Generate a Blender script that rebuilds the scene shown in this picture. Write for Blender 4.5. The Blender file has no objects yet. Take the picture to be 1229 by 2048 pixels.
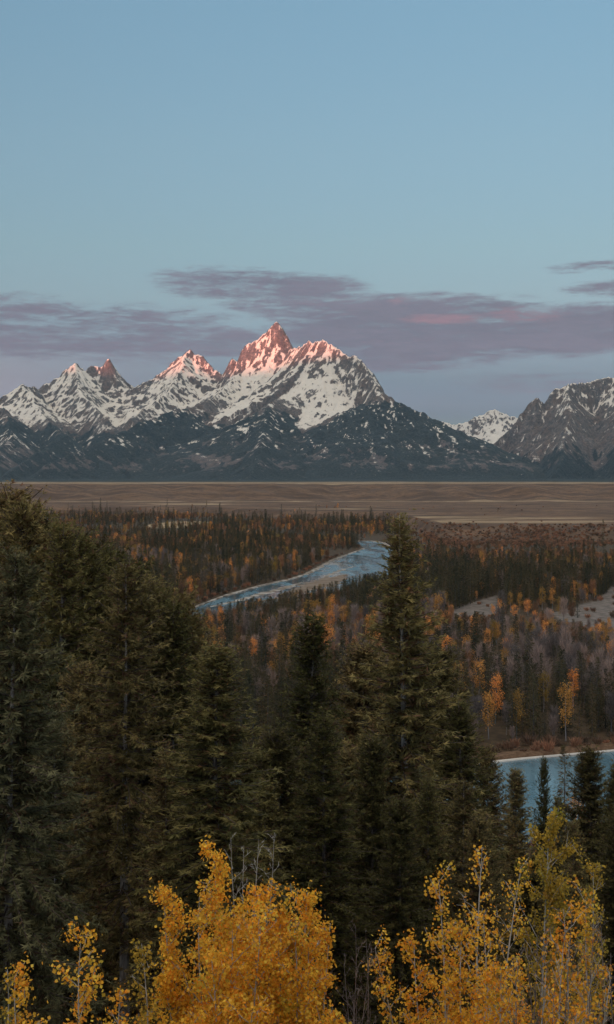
import bpy, math, random
import numpy as np

S = bpy.context.scene
COL = S.collection
F = 2644.0            # focal length of the photograph in its own pixels (1229 x 2048)
CX, HY = 614.5, 962.0 # principal column, row of the eye-level horizon
EYE = 72.0            # eye height above the river plain, metres

# ------------------------------------------------------------------ camera
cam = bpy.data.cameras.new('camera')
cam.sensor_fit = 'VERTICAL'; cam.sensor_height = 24.0
cam.lens = 24.0 * F / 2048.0
cam.shift_y = -(1024.0 - HY) / 2048.0
cam.clip_start = 0.3; cam.clip_end = 250000.0
camo = bpy.data.objects.new('camera', cam); COL.objects.link(camo)
camo.location = (0, 0, EYE); camo.rotation_euler = (math.pi / 2, 0, 0)
S.camera = camo

# ------------------------------------------------------------------ exposure
S.view_settings.view_transform = 'Standard'
S.view_settings.look = 'None'
S.view_settings.gamma = 1.0
S.view_settings.use_curve_mapping = False
S.view_settings.exposure = 2.2
try:
    S.cycles.max_bounces = 4; S.cycles.diffuse_bounces = 3; S.cycles.volume_bounces = 0; S.cycles.use_denoising = True
except Exception:
    pass

# ------------------------------------------------------------------ sun: first light, grazing over a ridge added far behind the camera
SUN_EL = math.radians(1.2)
SUN_AZ = math.radians(205.0)          # clockwise from +Y: behind the camera, a little to its left
sl = bpy.data.lights.new('sun', 'SUN'); sl.energy = 2.9; sl.angle = math.radians(0.3); sl.color = (1.0, 0.29, 0.19)
so = bpy.data.objects.new('sun', sl); COL.objects.link(so)
so.location = (0, 0, 500)
so.rotation_euler = (math.pi / 2 - SUN_EL, 0, math.pi - SUN_AZ)

# ------------------------------------------------------------------ world: dawn sky with a band of stratus
W = bpy.data.worlds.new('World'); S.world = W; W.use_nodes = True
wt = W.node_tree; wn = wt.nodes; wl = wt.links
for n in list(wn): wn.remove(n)
def link(a, b): wl.new(a, b)
def M(op, a, b=None, c=None, clamp=False):
    n = wn.new('ShaderNodeMath'); n.operation = op; n.use_clamp = clamp
    for i, v in enumerate((a, b, c)):
        if v is None: continue
        if isinstance(v, (int, float)): n.inputs[i].default_value = v
        else: link(v, n.inputs[i])
    return n.outputs[0]
def MR(v, a, b, c=0.0, d=1.0, smooth=True):
    n = wn.new('ShaderNodeMapRange'); n.interpolation_type = 'SMOOTHSTEP' if smooth else 'LINEAR'
    link(v, n.inputs[0])
    for i, x in enumerate((a, b, c, d)): n.inputs[i + 1].default_value = x
    return n.outputs[0]
def MIX(f, a, b, mode='MIX'):
    n = wn.new('ShaderNodeMix'); n.data_type = 'RGBA'; n.blend_type = mode
    for k, v in ((0, f), (6, a), (7, b)):
        if isinstance(v, (int, float)): n.inputs[k].default_value = v
        elif isinstance(v, tuple): n.inputs[k].default_value = (*v, 1.0)
        else: link(v, n.inputs[k])
    return n.outputs[2]
sky = wn.new('ShaderNodeTexSky'); sky.sky_type = 'NISHITA'; sky.sun_disc = False
sky.sun_elevation = SUN_EL; sky.sun_rotation = SUN_AZ
sky.altitude = 2080; sky.air_density = 1.0; sky.dust_density = 0.6; sky.ozone_density = 1.5
tc = wn.new('ShaderNodeTexCoord')
sep = wn.new('ShaderNodeSeparateXYZ'); link(tc.outputs['Generated'], sep.inputs[0])
vx, vy, vz = sep.outputs
az = M('ARCTAN2', vx, vy)
el = M('ARCSINE', vz)
# the earth's own shadow lies on the sky opposite the sunrise: it dims the air close to that horizon
away = M('MULTIPLY', M('ADD', M('MULTIPLY', vx, -math.sin(SUN_AZ)), M('MULTIPLY', vy, -math.cos(SUN_AZ))), 1.0)
away = MR(away, -0.35, 0.6)
ramp = wn.new('ShaderNodeValToRGB'); link(MR(el, 0.0, 0.7, smooth=False), ramp.inputs[0])
SKYRAMP = [(0.0, (.159, .30, .98)), (.0723, (.114, .168, .515)), (.1097, (.158, .198, .40)), (.1421, (.245, .278, .44)), (.1945, (.36, .379, .457)),
           (.2493, (.413, .438, .471)), (.3565, (.489, .516, .525)), (.5111, (.548, .604, .600)), (.748, (.648, .756, .767)), (1.0, (.734, .912, .95))]
while len(ramp.color_ramp.elements) < len(SKYRAMP): ramp.color_ramp.elements.new(0.5)
for e, (p, c) in zip(ramp.color_ramp.elements, SKYRAMP): e.position = p; e.color = (*c, 1)
dim = MIX(away, (1.0, 1.0, 1.0), ramp.outputs[0])
skyc = MIX(1.0, sky.outputs[0], dim, 'MULTIPLY')
# upper sky, out of view, brightened to light the dark slope and aspens
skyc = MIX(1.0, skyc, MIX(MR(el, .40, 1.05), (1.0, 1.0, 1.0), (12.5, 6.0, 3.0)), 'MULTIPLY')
belt = MR(M('ABSOLUTE', M('SUBTRACT', el, .072)), .0, .05, .55, 0.0)
belt = M('MULTIPLY', belt, M('MULTIPLY', away, MR(az, -.02, -.30)))
skyc = MIX(belt, skyc, (.60, .50, .55))
# cloud band
def noise(scale, sx, sy, detail=6, rough=0.55, off=0.0, dist=0.0):
    cm = wn.new('ShaderNodeCombineXYZ')
    link(M('MULTIPLY_ADD', az, sx, off), cm.inputs[0]); link(M('MULTIPLY', el, sy), cm.inputs[1])
    n = wn.new('ShaderNodeTexNoise'); link(cm.outputs[0], n.inputs['Vector'])
    n.inputs['Scale'].default_value = scale; n.inputs['Detail'].default_value = detail
    n.inputs['Roughness'].default_value = rough; n.inputs['Distortion'].default_value = dist
    return n.outputs[0]
nA = noise(1.0, 9.0, 55.0, 7, .6, 3.1, .3)
nB = noise(1.0, 26.0, 210.0, 7, .66, 7.7, .6)
nC = noise(1.0, 5.0, 30.0, 4, .5, 1.3)
nD = noise(1.0, 75.0, 430.0, 6, .68, 4.2, 1.0)
def blob(px, py, rx, ry, amp, tilt=0.0):
    a0 = (px - CX) / F; e0 = (HY - py) / F
    dx = M('MULTIPLY', M('SUBTRACT', az, a0), F / rx)
    dy0 = M('SUBTRACT', el, e0)
    if tilt: dy0 = M('SUBTRACT', dy0, M('MULTIPLY', M('SUBTRACT', az, a0), tilt))
    dy = M('MULTIPLY', dy0, F / ry)
    r2 = M('ADD', M('POWER', M('ABSOLUTE', dx), 2.4), M('POWER', M('ABSOLUTE', dy), 2.4))
    return M('MULTIPLY', MR(r2, 0.0, 1.7, 1.0, 0.0), amp)
BL = [(130, 668, 360, 62, .62, -.03), (60, 622, 220, 34, .42, 0), (520, 574, 210, 36, .62, -.03), (660, 612, 230, 34, .50, -.06),
      (840, 664, 320, 70, .86, 0), (1130, 668, 260, 50, .84, .05), (810, 710, 170, 36, .74, 0), (430, 690, 240, 28, .58, 0), (1170, 546, 90, 12, .42, .04),
      (1215, 590, 100, 18, .50, 0), (1040, 768, 150, 24, .30, .03), (300, 650, 190, 36, .40, 0)]
cover = None
for b in BL:
    v = blob(*b); cover = v if cover is None else M('MAXIMUM', cover, v)
# the same band goes on round the sky outside the frame
band = MR(M('ABSOLUTE', M('SUBTRACT', el, .115)), .0, .075, 1.0, 0.0)
outside = MR(M('ABSOLUTE', az), .27, .40)
cover = M('MAXIMUM', cover, M('MULTIPLY', M('MULTIPLY', band, MR(nC, .38, .68)), outside))
dens = M('ADD', cover, M('MULTIPLY', M('SUBTRACT', nA, .5), 1.6))
dens = M('ADD', dens, M('MULTIPLY', M('SUBTRACT', nB, .5), 1.35))
dens = M('ADD', dens, M('MULTIPLY', M('SUBTRACT', nD, .5), 1.1))
dens = M('MULTIPLY', MR(dens, .08, .76), MR(cover, .02, .25))
mask = M('MULTIPLY', dens, .92)
pk = None
for b in [(890, 641, 95, 12, 1.0), (1045, 636, 95, 18, .75), (805, 604, 30, 9, .7), (800, 684, 90, 7, .45), (1030, 786, 60, 5, .5), (620, 607, 70, 5, .35), (40, 612, 90, 14, .3), (200, 690, 200, 9, .25), (720, 625, 120, 9, .3)]:
    v = blob(*b); pk = v if pk is None else M('MAXIMUM', pk, v)
pk = M('ADD', pk, M('MULTIPLY', M('SUBTRACT', M('ADD', M('MULTIPLY', nB, .5), M('MULTIPLY', nD, .5)), .56), 3.0))
pk = M('MULTIPLY', MR(pk, .1, 1.3), .36)
cl = MIX(MR(M('ADD', M('MULTIPLY', nA, .5), M('MULTIPLY', nD, .5)), .34, .66), (.205, .205, .275), (.30, .275, .36))
cl = MIX(pk, cl, (.88, .36, .39))
east = MIX(away, (2.6, 1.5, 1.0), cl)
skyc = MIX(mask, skyc, east)
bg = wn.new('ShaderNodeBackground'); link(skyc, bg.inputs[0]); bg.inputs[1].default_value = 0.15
W.cycles.sampling_method = 'MANUAL'; W.cycles.sample_map_resolution = 512
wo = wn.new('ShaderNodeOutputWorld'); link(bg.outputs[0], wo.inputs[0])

# ------------------------------------------------------------------ helpers
def tag(o, label=None, cat=None, group=None, kind=None):
    if label: o['label'] = label
    if cat: o['category'] = cat
    if group: o['group'] = group
    if kind: o['kind'] = kind
    return o
def P(px, py, D):
    """world point seen at photo pixel (px, py) at distance D"""
    return ((px - CX) / F * D, D, EYE - (py - HY) / F * D)
def on_plain(px, py, z=0.0):
    D = F * (EYE - z) / (py - HY)
    return ((px - CX) / F * D, D)

_perm = np.random.RandomState(7).permutation(512)
_perm = np.concatenate([_perm, _perm, _perm])
_gr = np.random.RandomState(3).rand(512) * 2 * math.pi
_gx, _gy = np.cos(_gr), np.sin(_gr)
def pnoise(x, y, seed=0):
    x = np.asarray(x, float); y = np.asarray(y, float)
    xi = np.floor(x).astype(np.int64); yi = np.floor(y).astype(np.int64)
    xf = x - xi; yf = y - yi
    u = xf * xf * xf * (xf * (xf * 6 - 15) + 10); v = yf * yf * yf * (yf * (yf * 6 - 15) + 10)
    def g(i, j):
        h = _perm[(_perm[(xi + i + seed * 37) & 511] + yi + j + seed * 11) & 511]
        return _gx[h] * (xf - i) + _gy[h] * (yf - j)
    a = g(0, 0) * (1 - u) + g(1, 0) * u
    b = g(0, 1) * (1 - u) + g(1, 1) * u
    return (a * (1 - v) + b * v) * 1.5
def fbm(x, y, oct=4, seed=0, gain=.5):
    s = 0; a = 1.0; f = 1.0
    for o in range(oct):
        s = s + a * pnoise(x * f, y * f, seed + o); a *= gain; f *= 2.03
    return s
def ridged(x, y, oct=4, seed=0, gain=.5):
    s = 0; a = 1.0; f = 1.0; t = 0
    for o in range(oct):
        s = s + a * (1 - np.abs(pnoise(x * f, y * f, seed + o)) * 1.6); t += a; a *= gain; f *= 2.07
    return s / t
def sst(x, a, b):
    t = np.clip((x - a) / (b - a), 0, 1); return t * t * (3 - 2 * t)
def blur(a, n):
    for _ in range(n):
        p = np.pad(a, 1, mode='edge')
        a = (p[1:-1, 1:-1] * 2 + p[:-2, 1:-1] + p[2:, 1:-1] + p[1:-1, :-2] + p[1:-1, 2:]) / 6
    return a

def mesh_from(name, verts, faces_flat, nper, mats, attrs=None, fmat=None, smooth=False):
    """verts (n,3); faces_flat: flat index array; nper: corners per face (int or array)"""
    me = bpy.data.meshes.new(name)
    verts = np.asarray(verts, np.float32); fi = np.asarray(faces_flat, np.int32).ravel()
    nf = len(fi) // nper if isinstance(nper, int) else len(nper)
    me.vertices.add(len(verts)); me.vertices.foreach_set('co', verts.ravel())
    me.loops.add(len(fi)); me.loops.foreach_set('vertex_index', fi)
    me.polygons.add(nf)
    if isinstance(nper, int): ls = np.arange(nf, dtype=np.int32) * nper
    else: ls = np.concatenate([[0], np.cumsum(nper)[:-1]]).astype(np.int32)
    me.polygons.foreach_set('loop_start', ls)
    if fmat is not None: me.polygons.foreach_set('material_index', np.asarray(fmat, np.int32))
    for m in mats: me.materials.append(m)
    for k, v in (attrs or {}).items():
        v = np.asarray(v, np.float32)
        if v.ndim == 1:
            a = me.attributes.new(k, 'FLOAT', 'POINT'); a.data.foreach_set('value', v)
        else:
            a = me.attributes.new(k, 'FLOAT_COLOR', 'POINT')
            a.data.foreach_set('color', np.concatenate([v, np.ones((len(v), 1), np.float32)], 1).ravel())
    me.update(calc_edges=True); me.validate()
    if smooth:
        me.polygons.foreach_set('use_smooth', np.ones(len(me.polygons), bool))
    return me
def add_obj(name, me, parent=None, loc=None):
    o = bpy.data.objects.new(name, me); COL.objects.link(o)
    if parent: o.parent = parent
    if loc is not None: o.location = loc
    return o
def grid_mesh(name, X, Y, Z, mats, attrs=None):
    ny, nx = X.shape
    idx = np.arange(ny * nx).reshape(ny, nx)
    q = np.stack([idx[:-1, :-1], idx[:-1, 1:], idx[1:, 1:], idx[1:, :-1]], -1).reshape(-1)
    return mesh_from(name, np.stack([X, Y, Z], -1).reshape(-1, 3), q, 4, mats, {k: v.reshape(-1) for k, v in (attrs or {}).items()}, smooth=True)

# ------------------------------------------------------------------ material helpers
class NT:
    def __init__(self, name):
        self.m = bpy.data.materials.new(name); self.m.use_nodes = True
        self.t = self.m.node_tree; self.n = self.t.nodes
        self.p = self.n['Principled BSDF']; self.out = self.n['Material Output']
        self.p.inputs['Roughness'].default_value = .9
        self.p.inputs['Specular IOR Level'].default_value = .15
    def l(self, a, b): self.t.links.new(a, b)
    def attr(self, k, kind='Fac'):
        a = self.n.new('ShaderNodeAttribute'); a.attribute_name = k; return a.outputs[kind]
    def pos(self): return self.n.new('ShaderNodeNewGeometry').outputs['Position']
    def noise(self, scale, detail=4, rough=.55, vec=None, stretch=None, dist=0):
        n = self.n.new('ShaderNodeTexNoise'); n.inputs['Scale'].default_value = scale
        n.inputs['Detail'].default_value = detail; n.inputs['Roughness'].default_value = rough; n.inputs['Distortion'].default_value = dist
        v = vec or self.pos()
        if stretch:
            mp = self.n.new('ShaderNodeMapping'); mp.inputs['Scale'].default_value = stretch[:3]
            if len(stretch) > 3: mp.inputs['Rotation'].default_value = (0, 0, stretch[3])
            self.l(v, mp.inputs[0]); v = mp.outputs[0]
        self.l(v, n.inputs['Vector']); return n.outputs[0]
    def mr(self, v, a, b, c=0.0, d=1.0):
        n = self.n.new('ShaderNodeMapRange'); n.interpolation_type = 'SMOOTHSTEP'; self.l(v, n.inputs[0])
        for i, x in enumerate((a, b, c, d)): n.inputs[i + 1].default_value = x
        return n.outputs[0]
    def math(self, op, a, b, clamp=False):
        n = self.n.new('ShaderNodeMath'); n.operation = op; n.use_clamp = clamp
        for i, v in enumerate((a, b)):
            if isinstance(v, (int, float)): n.inputs[i].default_value = v
            else: self.l(v, n.inputs[i])
        return n.outputs[0]
    def mix(self, f, a, b, mode='MIX'):
        n = self.n.new('ShaderNodeMix'); n.data_type = 'RGBA'; n.blend_type = mode
        for k, v in ((0, f), (6, a), (7, b)):
            if isinstance(v, (int, float)): n.inputs[k].default_value = v
            elif isinstance(v, tuple): n.inputs[k].default_value = (*v, 1.0)
            else: self.l(v, n.inputs[k])
        return n.outputs[2]
    def bump(self, h, strength, dist):
        b = self.n.new('ShaderNodeBump'); b.inputs['Strength'].default_value = strength; b.inputs['Distance'].default_value = dist
        self.l(h, b.inputs['Height']); self.l(b.outputs[0], self.p.inputs['Normal'])
    def base(self, c): self.l(c, self.p.inputs['Base Color'])

# mountain: rock, snow, forest, brush
t = NT('mountain_surface')
n1 = t.noise(.02, 6, .65); n2 = t.noise(.006, 5, .6); n3 = t.noise(.05, 4, .6)
rock = t.mix(t.mr(n1, .3, .7), (.070, .062, .064), (.195, .168, .162))
rock = t.mix(t.mr(n2, .4, .7), rock, (.13, .092, .080))
forest = t.mix(t.mr(n3, .3, .7), (.007, .012, .016), (.040, .046, .050))
brush = t.mix(t.mr(n1, .3, .7), (.060, .050, .052), (.135, .110, .110))
def soft(att, nn, k, a=.35, b=.65):
    v = t.math('ADD', t.attr(att), t.math('MULTIPLY', t.math('SUBTRACT', nn, .5), k))
    return t.mr(v, a, b)
rock = t.mix(t.mr(t.noise(.035, 5, .75), .42, .66), rock, (.045, .038, .040))
c = t.mix(soft('forest', n1, .8), rock, forest)
c = t.mix(soft('brush', t.noise(.03, 6, .75), 2.2, .40, .75), c, brush)
nf = t.math('ADD', t.math('MULTIPLY', n1, .45), t.math('MULTIPLY', t.noise(.045, 6, .75), .55))
snowf = soft('snow', nf, 2.7, .34, .66)
c = t.mix(snowf, c, (.64, .595, .55))
t.base(c); t.bump(n1, .8, 16.0)
MAT_MTN = t.m

# valley ground
t = NT('valley_ground')
n1 = t.noise(.25, 5, .6); n2 = t.noise(.02, 5, .6, stretch=(.4, 1, 1)); n3 = t.noise(2.2, 4, .6)
litter = t.mix(t.mr(n1, .3, .7), (.035, .024, .016), (.085, .058, .036))
sage = t.mix(t.mr(n2, .35, .65), (.074, .044, .030), (.160, .096, .062))
sage = t.mix(t.mr(t.noise(.06, 5, .7), .45, .75), sage, (.040, .028, .024))
grass = t.mix(t.mr(n2, .3, .7), (.22, .150, .085), (.36, .27, .18))
c = t.mix(t.attr('sage'), litter, sage)
c = t.mix(t.mr(t.math('ADD', t.attr('grass'), t.math('MULTIPLY', t.math('SUBTRACT', n2, .5), .5)), .3, .8), c, grass)
c = t.mix(t.attr('wood'), c, t.mix(t.mr(t.noise(.03, 4), .3, .7), (.016, .022, .022), (.035, .036, .032)))
c = t.mix(t.mr(t.math('ADD', t.attr('gravel'), t.math('MULTIPLY', t.math('SUBTRACT', n1, .5), .35)), .35, .65), c, t.mix(t.mr(n1, .3, .7), (.080, .068, .064), (.185, .158, .148)))
t.base(c); t.bump(n3, .4, .1)
MAT_GROUND = t.m

t = NT('river_gravel')
n1 = t.noise(1.2, 5, .6); n2 = t.noise(.12, 4, .6)
t.base(t.mix(t.mr(n2, .35, .65), t.mix(n1, (.16, .125, .10), (.27, .22, .185)), t.mix(n1, (.09, .062, .046), (.16, .115, .085))))
t.bump(n1, .5, .05); MAT_GRAVEL = t.m
t = NT('pale_shore_stones')
n1 = t.noise(1.5, 5, .6)
t.base(t.mix(n1, (.42, .40, .38), (.62, .59, .56))); t.bump(n1, .5, .05); MAT_SHORE = t.m
t = NT('grey_shore_stones')
n1 = t.noise(1.2, 5, .6); n2 = t.noise(.10, 3, .6)
t.base(t.mix(t.mr(n2, .4, .62), t.mix(n1, (.12, .095, .078), (.20, .165, .14)), t.mix(n1, (.27, .25, .24), (.42, .40, .385)))); t.bump(n1, .5, .05); MAT_GREYSHORE = t.m
t = NT('bank_soil')
n1 = t.noise(1.0, 5, .6)
t.base(t.mix(t.mr(n1, .3, .7), (.075, .042, .026), (.15, .095, .062))); t.bump(n1, .6, .1); MAT_BANK = t.m

t = NT('river_water')
w1 = t.noise(.35, 4, .55, stretch=(1, .45, 1, .3)); w2 = t.noise(.045, 3, .5, stretch=(1, .5, 1, .3))
t.p.inputs['Base Color'].default_value = (.030, .060, .075, 1); t.p.inputs['Roughness'].default_value = .12
t.p.inputs['Specular IOR Level'].default_value = .5; t.p.inputs['IOR'].default_value = 1.33
t.base(t.mix(t.mr(w2, .35, .7), (.030, .085, .125), (.085, .155, .205)))
w3 = t.noise(.05, 5, .65, stretch=(1, .22, 1, -.5), dist=.8)
t.l(t.mr(w3, .42, .62, .06, .34), t.p.inputs['Roughness'])
t.bump(t.math('ADD', w1, t.math('MULTIPLY', w2, 3.0)), .5, .35); MAT_WATER = t.m

def foliage_mat(name, lo, hi, trans=.25, rnd=.35):
    t = NT(name)
    oi = t.n.new('ShaderNodeObjectInfo').outputs['Random']
    a = t.attr('Col', 'Color')
    k = t.mr(oi, 0, 1, 1 - rnd, 1 + rnd)
    c = t.mix(1.0, a, t.mix(oi, lo, hi), 'MULTIPLY')
    cb = t.n.new('ShaderNodeCombineColor'); 
    for i in range(3): t.l(k, cb.inputs[i])
    c = t.mix(1.0, c, cb.outputs[0], 'MULTIPLY')
    t.base(c)
    tr = t.n.new('ShaderNodeBsdfTranslucent'); t.l(c, tr.inputs[0])
    mx = t.n.new('ShaderNodeMixShader'); mx.inputs[0].default_value = trans
    t.l(t.p.outputs[0], mx.inputs[1]); t.l(tr.outputs[0], mx.inputs[2]); t.l(mx.outputs[0], t.out.inputs[0])
    t.p.inputs['Roughness'].default_value = .75
    return t.m
MAT_NEEDLE = foliage_mat('fir_needles', (.92, 1.0, .85), (1.12, 1.0, 1.0))
MAT_FARNEEDLE = foliage_mat('spruce_needles', (.85, 1.0, 1.05), (1.15, .95, .85))
MAT_ASPEN = foliage_mat('aspen_leaves', (1.05, 1.05, 1.0), (1.05, .97, .9), .48, .08)
MAT_GOLD = foliage_mat('autumn_leaves', (.85, 1.05, 1.1), (1.2, .85, .9), .3, .4)
MAT_TWIG = foliage_mat('bare_twigs', (.85, .9, 1.0), (1.2, 1.02, .95), .1, .3)
MAT_SCRUB = foliage_mat('willow_twigs', (.9, 1.0, 1.05), (1.2, .95, .85), .1, .4)
def bark(name, a, b, sc):
    t = NT(name)
    n1 = t.noise(sc, 5, .65, vec=t.n.new('ShaderNodeTexCoord').outputs['Object'], stretch=(1, 1, .25))
    t.base(t.mix(t.mr(n1, .35, .65), a, b)); t.bump(n1, .6, .03); return t.m
MAT_BARK = bark('fir_bark', (.075, .058, .050), (.22, .185, .165), 9)
MAT_LIMB = bark('fir_limbs', (.050, .036, .030), (.12, .092, .080), 9)
MAT_PALEBARK = bark('weathered_bark', (.17, .145, .13), (.40, .36, .33), 9)
MAT_TWIGBARK = bark('shrub_bark', (.13, .105, .10), (.26, .215, .21), 14)
MAT_ASPENBARK = bark('aspen_bark', (.28, .27, .25), (.50, .48, .45), 14)

# ------------------------------------------------------------------ mountains
def seg_field(X, Y, pts, Zp, A, b, kslope, lam, amp, seed, jag=1.0, back=1.0):
    """height of a ridge through pts (world x,y) with crest heights Zp, falling away on both sides"""
    H = np.full(X.shape, -1e9); s0 = 0.0
    Sb, Db, Tb, Sd, An, Hr = (np.zeros(X.shape) for _ in range(6))
    for i in range(len(pts) - 1):
        (x0, y0), (x1, y1) = pts[i], pts[i + 1]
        dx, dy = x1 - x0, y1 - y0; L = math.hypot(dx, dy)
        tt = np.clip(((X - x0) * dx + (Y - y0) * dy) / (L * L), 0, 1)
        ex, ey = X - (x0 + tt * dx), Y - (y0 + tt * dy)
        d = np.hypot(ex, ey)
        if back != 1.0: d = d * np.where(ex * dy - ey * dx > 0, 1.0, back)
        hr = Zp[i] + (Zp[i + 1] - Zp[i]) * tt
        h = hr - A * (1 - np.exp(-d / b)) - kslope * d
        k = h > H
        H[k] = h[k]; Sb[k] = s0 + tt[k] * L; Db[k] = d[k]; Sd[k] = np.where(ex[k] * dy - ey[k] * dx > 0, 1.0, -1.0)
        An[k] = np.where((tt[k] <= 0) | (tt[k] >= 1), np.arctan2(ey[k], ex[k]), 0)
        s0 += L
    H = H + jag * (14 * pnoise(Sb / 70.0, seed * 3.1 + 0 * Sb, seed) + 16 * pnoise(Sb / 190.0, 5.5 + seed + 0 * Sb, seed + 1))
    wob = Sb + 160 * pnoise(X / 900, Y / 900, seed + 2) + 140 * An
    g = np.abs(pnoise(wob / lam, Sd * 7 + Db / (lam * 5), seed + 3)) * 2.4
    g2 = np.abs(pnoise(wob / (lam * .42), Sd * 3 + Db / (lam * 2.2), seed + 4)) * 2.4
    env = np.minimum(Db / 420.0, 1.0)
    chute = 1 - np.abs(pnoise(wob / (lam * .30), Sd * 5 + Db / (lam * 3.5), seed + 5)) * 2.2
    return H - amp * env * (1 - np.clip(g, 0, 1)) - amp * .42 * env * (1 - np.clip(g2, 0, 1)), chute

RIDGES = [  # (points (px,py,D)), A, b, slope, gully wavelength, gully depth, jag
    # far crest to the left with its two tall blocks
    ([(-160, 790, 18300), (-60, 800, 18000), (10, 802, 17600), (45, 769, 17000), (72, 776, 17200), (92, 788, 17700), (122, 748, 18000), (150, 720, 18000), (168, 738, 18200), (184, 727, 18300), (200, 736, 18300),
      (216, 719, 18300), (240, 752, 18400), (268, 774, 18500), (292, 763, 18500), (320, 754, 18300), (345, 722, 18000), (376, 698, 17900), (402, 711, 17900), (427, 738, 17800)],
     520, 420, .36, 420, 110, 1.0),
    # the highest peak
    ([(427, 738, 17800), (445, 744, 17700), (463, 710, 17600), (476, 716, 17600), (492, 690, 17550), (520, 671, 17500), (545, 651, 17500), (558, 646, 17500), (573, 660, 17500), (583, 696, 17400)],
     620, 330, .36, 380, 110, .5),
    # front summit block and its long right-hand shoulder
    ([(583, 700, 17000), (602, 690, 16500), (630, 684, 16100), (655, 679, 16000), (682, 695, 15900), (702, 709, 15800), (722, 717, 15600), (738, 747, 15300), (768, 786, 14800)],
     430, 420, .37, 430, 110, .9),
    ([(768, 786, 14800), (800, 804, 14750), (845, 826, 14700), (884, 853, 14620), (915, 870, 14560), (942, 888, 14500), (975, 924, 14400), (1000, 952, 14300)], 30, 300, .40, 230, 55, .3, 2.6),
    ([(768, 790, 14750), (722, 818, 14400), (662, 852, 14000), (605, 884, 13600), (550, 915, 13200)], 30, 300, .46, 240, 50, .3, .85),
    # wooded wedge under the big snow bowl
    ([(575, 785, 15100), (536, 811, 14500), (528, 860, 13600), (515, 915, 12700), (500, 955, 11900)], 90, 260, .36, 320, 50, .3),
    # long wooded ridge that slants down to the left
    ([(480, 745, 17200), (452, 775, 16300), (425, 796, 15600), (340, 822, 14900), (270, 850, 14200), (180, 893, 13300), (90, 930, 12500)], 120, 260, .36, 360, 60, .4),
    ([(376, 700, 17900), (345, 770, 16900), (310, 806, 16000), (260, 832, 15200)], 220, 300, .38, 330, 70, .7),
    ([(150, 722, 18000), (158, 775, 17000), (190, 815, 16200), (215, 838, 15400)], 250, 300, .40, 330, 75, .7),
    # left front
    ([(45, 769, 17000), (62, 800, 16200), (90, 835, 15400), (130, 870, 14500), (60, 915, 13200), (20, 940, 12500)], 130, 260, .38, 330, 60, .5),
    ([(-150, 800, 15800), (-30, 806, 15600), (15, 822, 15200), (25, 870, 14100), (-20, 920, 12800)], 110, 260, .36, 330, 60, .4),
    # snowy crest far behind the gap
    ([(820, 850, 20500), (885, 845, 20300), (905, 848, 20200), (940, 838, 20200), (962, 826, 20200), (992, 821, 20200), (1026, 832, 20200), (1090, 830, 20200)], 260, 350, .34, 350, 80, .7),
    # grey wall to the right
    ([(992, 925, 14700), (1008, 886, 14900), (1030, 842, 15000), (1050, 815, 15100), (1072, 792, 15100), (1088, 804, 15150), (1110, 776, 15200), (1136, 767, 15200), (1172, 769, 15300), (1196, 755, 15400), (1208, 750, 15400),
      (1235, 752, 15400), (1300, 735, 15500), (1420, 745, 15600)], 380, 300, .50, 260, 120, 1.2),
    ([(1136, 767, 15200), (1140, 830, 14300), (1128, 890, 13500), (1110, 948, 12700)], 200, 260, .52, 240, 90, .7),
    ([(1235, 752, 15400), (1245, 830, 14300), (1240, 900, 13300), (1250, 950, 12500)], 200, 260, .52, 240, 90, .7),
]
mx_ = np.arange(-4700, 4701, 15.0); my_ = np.arange(11000, 21000, 18.0)
X, Y = np.meshgrid(mx_, my_)
WXo = X + 55 * fbm(X / 520, Y / 520, 3, 21); WYo = Y + 55 * fbm(X / 520 + 9, Y / 520, 3, 25)
Hm = np.full(X.shape, 20.0)
CH = np.zeros(X.shape); TL = np.full(X.shape, 700.0); SLN = np.full(X.shape, 700.0)
# upper edge of the trees and lower edge of the lasting snow on each ridge
LINES = [(520, 520), (500, 500), (430, 500), (960, 1150), (930, 1150), (830, 900), (820, 880), (640, 640), (650, 650), (640, 700), (760, 800), (380, 420), (330, 740), (360, 820), (360, 820)]
ROCKY = [.36, -.08, .06, .0, .0, -.1, .0, .0, .05, .05, .05, -.02, -.12, -.12, -.12]
RK = np.zeros(X.shape)
for i, (pts, A, b, ks, lam, amp, jag, *bk) in enumerate(RIDGES):
    bk = bk[0] if bk else 1.0
    w = [P(*p) for p in pts]
    ins = [(q[0], q[1]) for q in w]; zz = [q[2] for q in w]
    # warp only away from the crest so that the skyline stays where it is
    h_, ch = seg_field(X, Y, ins, zz, A, b, ks, lam, amp, 30 + i * 5, jag, bk)
    h2, ch2 = seg_field(WXo, WYo, ins, zz, A, b, ks, lam, amp, 30 + i * 5, jag, bk)
    h_ = .5 * h_ + .5 * h2
    if i == 2: h_ = h_ - 420 * sst(X / Y * F + CX, 742, 880)
    if i == 5: h_ = h_ - 1200 * sst(X / Y * F + CX, 600, 760)
    if i in (3, 4): ch2 = 1 - np.abs(pnoise((X + (.10 if i == 3 else .30) * Y + 130 * pnoise(X / 700, Y / 700, 8)) / 66.0, Y / 900.0, 9)) * 2.2     # avalanche chutes run straight down the fan
    if i == 4: h_ = h_ - 900 * sst(X / Y * F + CX, 775, 960)
    k = h_ > Hm
    Hm[k] = h_[k]; CH[k] = ch2[k]; RK[k] = ROCKY[i]; TL[k] = LINES[i][0]; SLN[k] = LINES[i][1]
RK = blur(RK, 8); TL = blur(TL, 8); SLN = blur(SLN, 8)
rel = sst(Hm, 150, 900)
rg = ridged(X / 420, Y / 420, 5, 91, .52)
Hm = Hm + rel * 75 * (rg - .62) + 16 * fbm(X / 90, Y / 90, 3, 77) * (.25 + rel)
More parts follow.
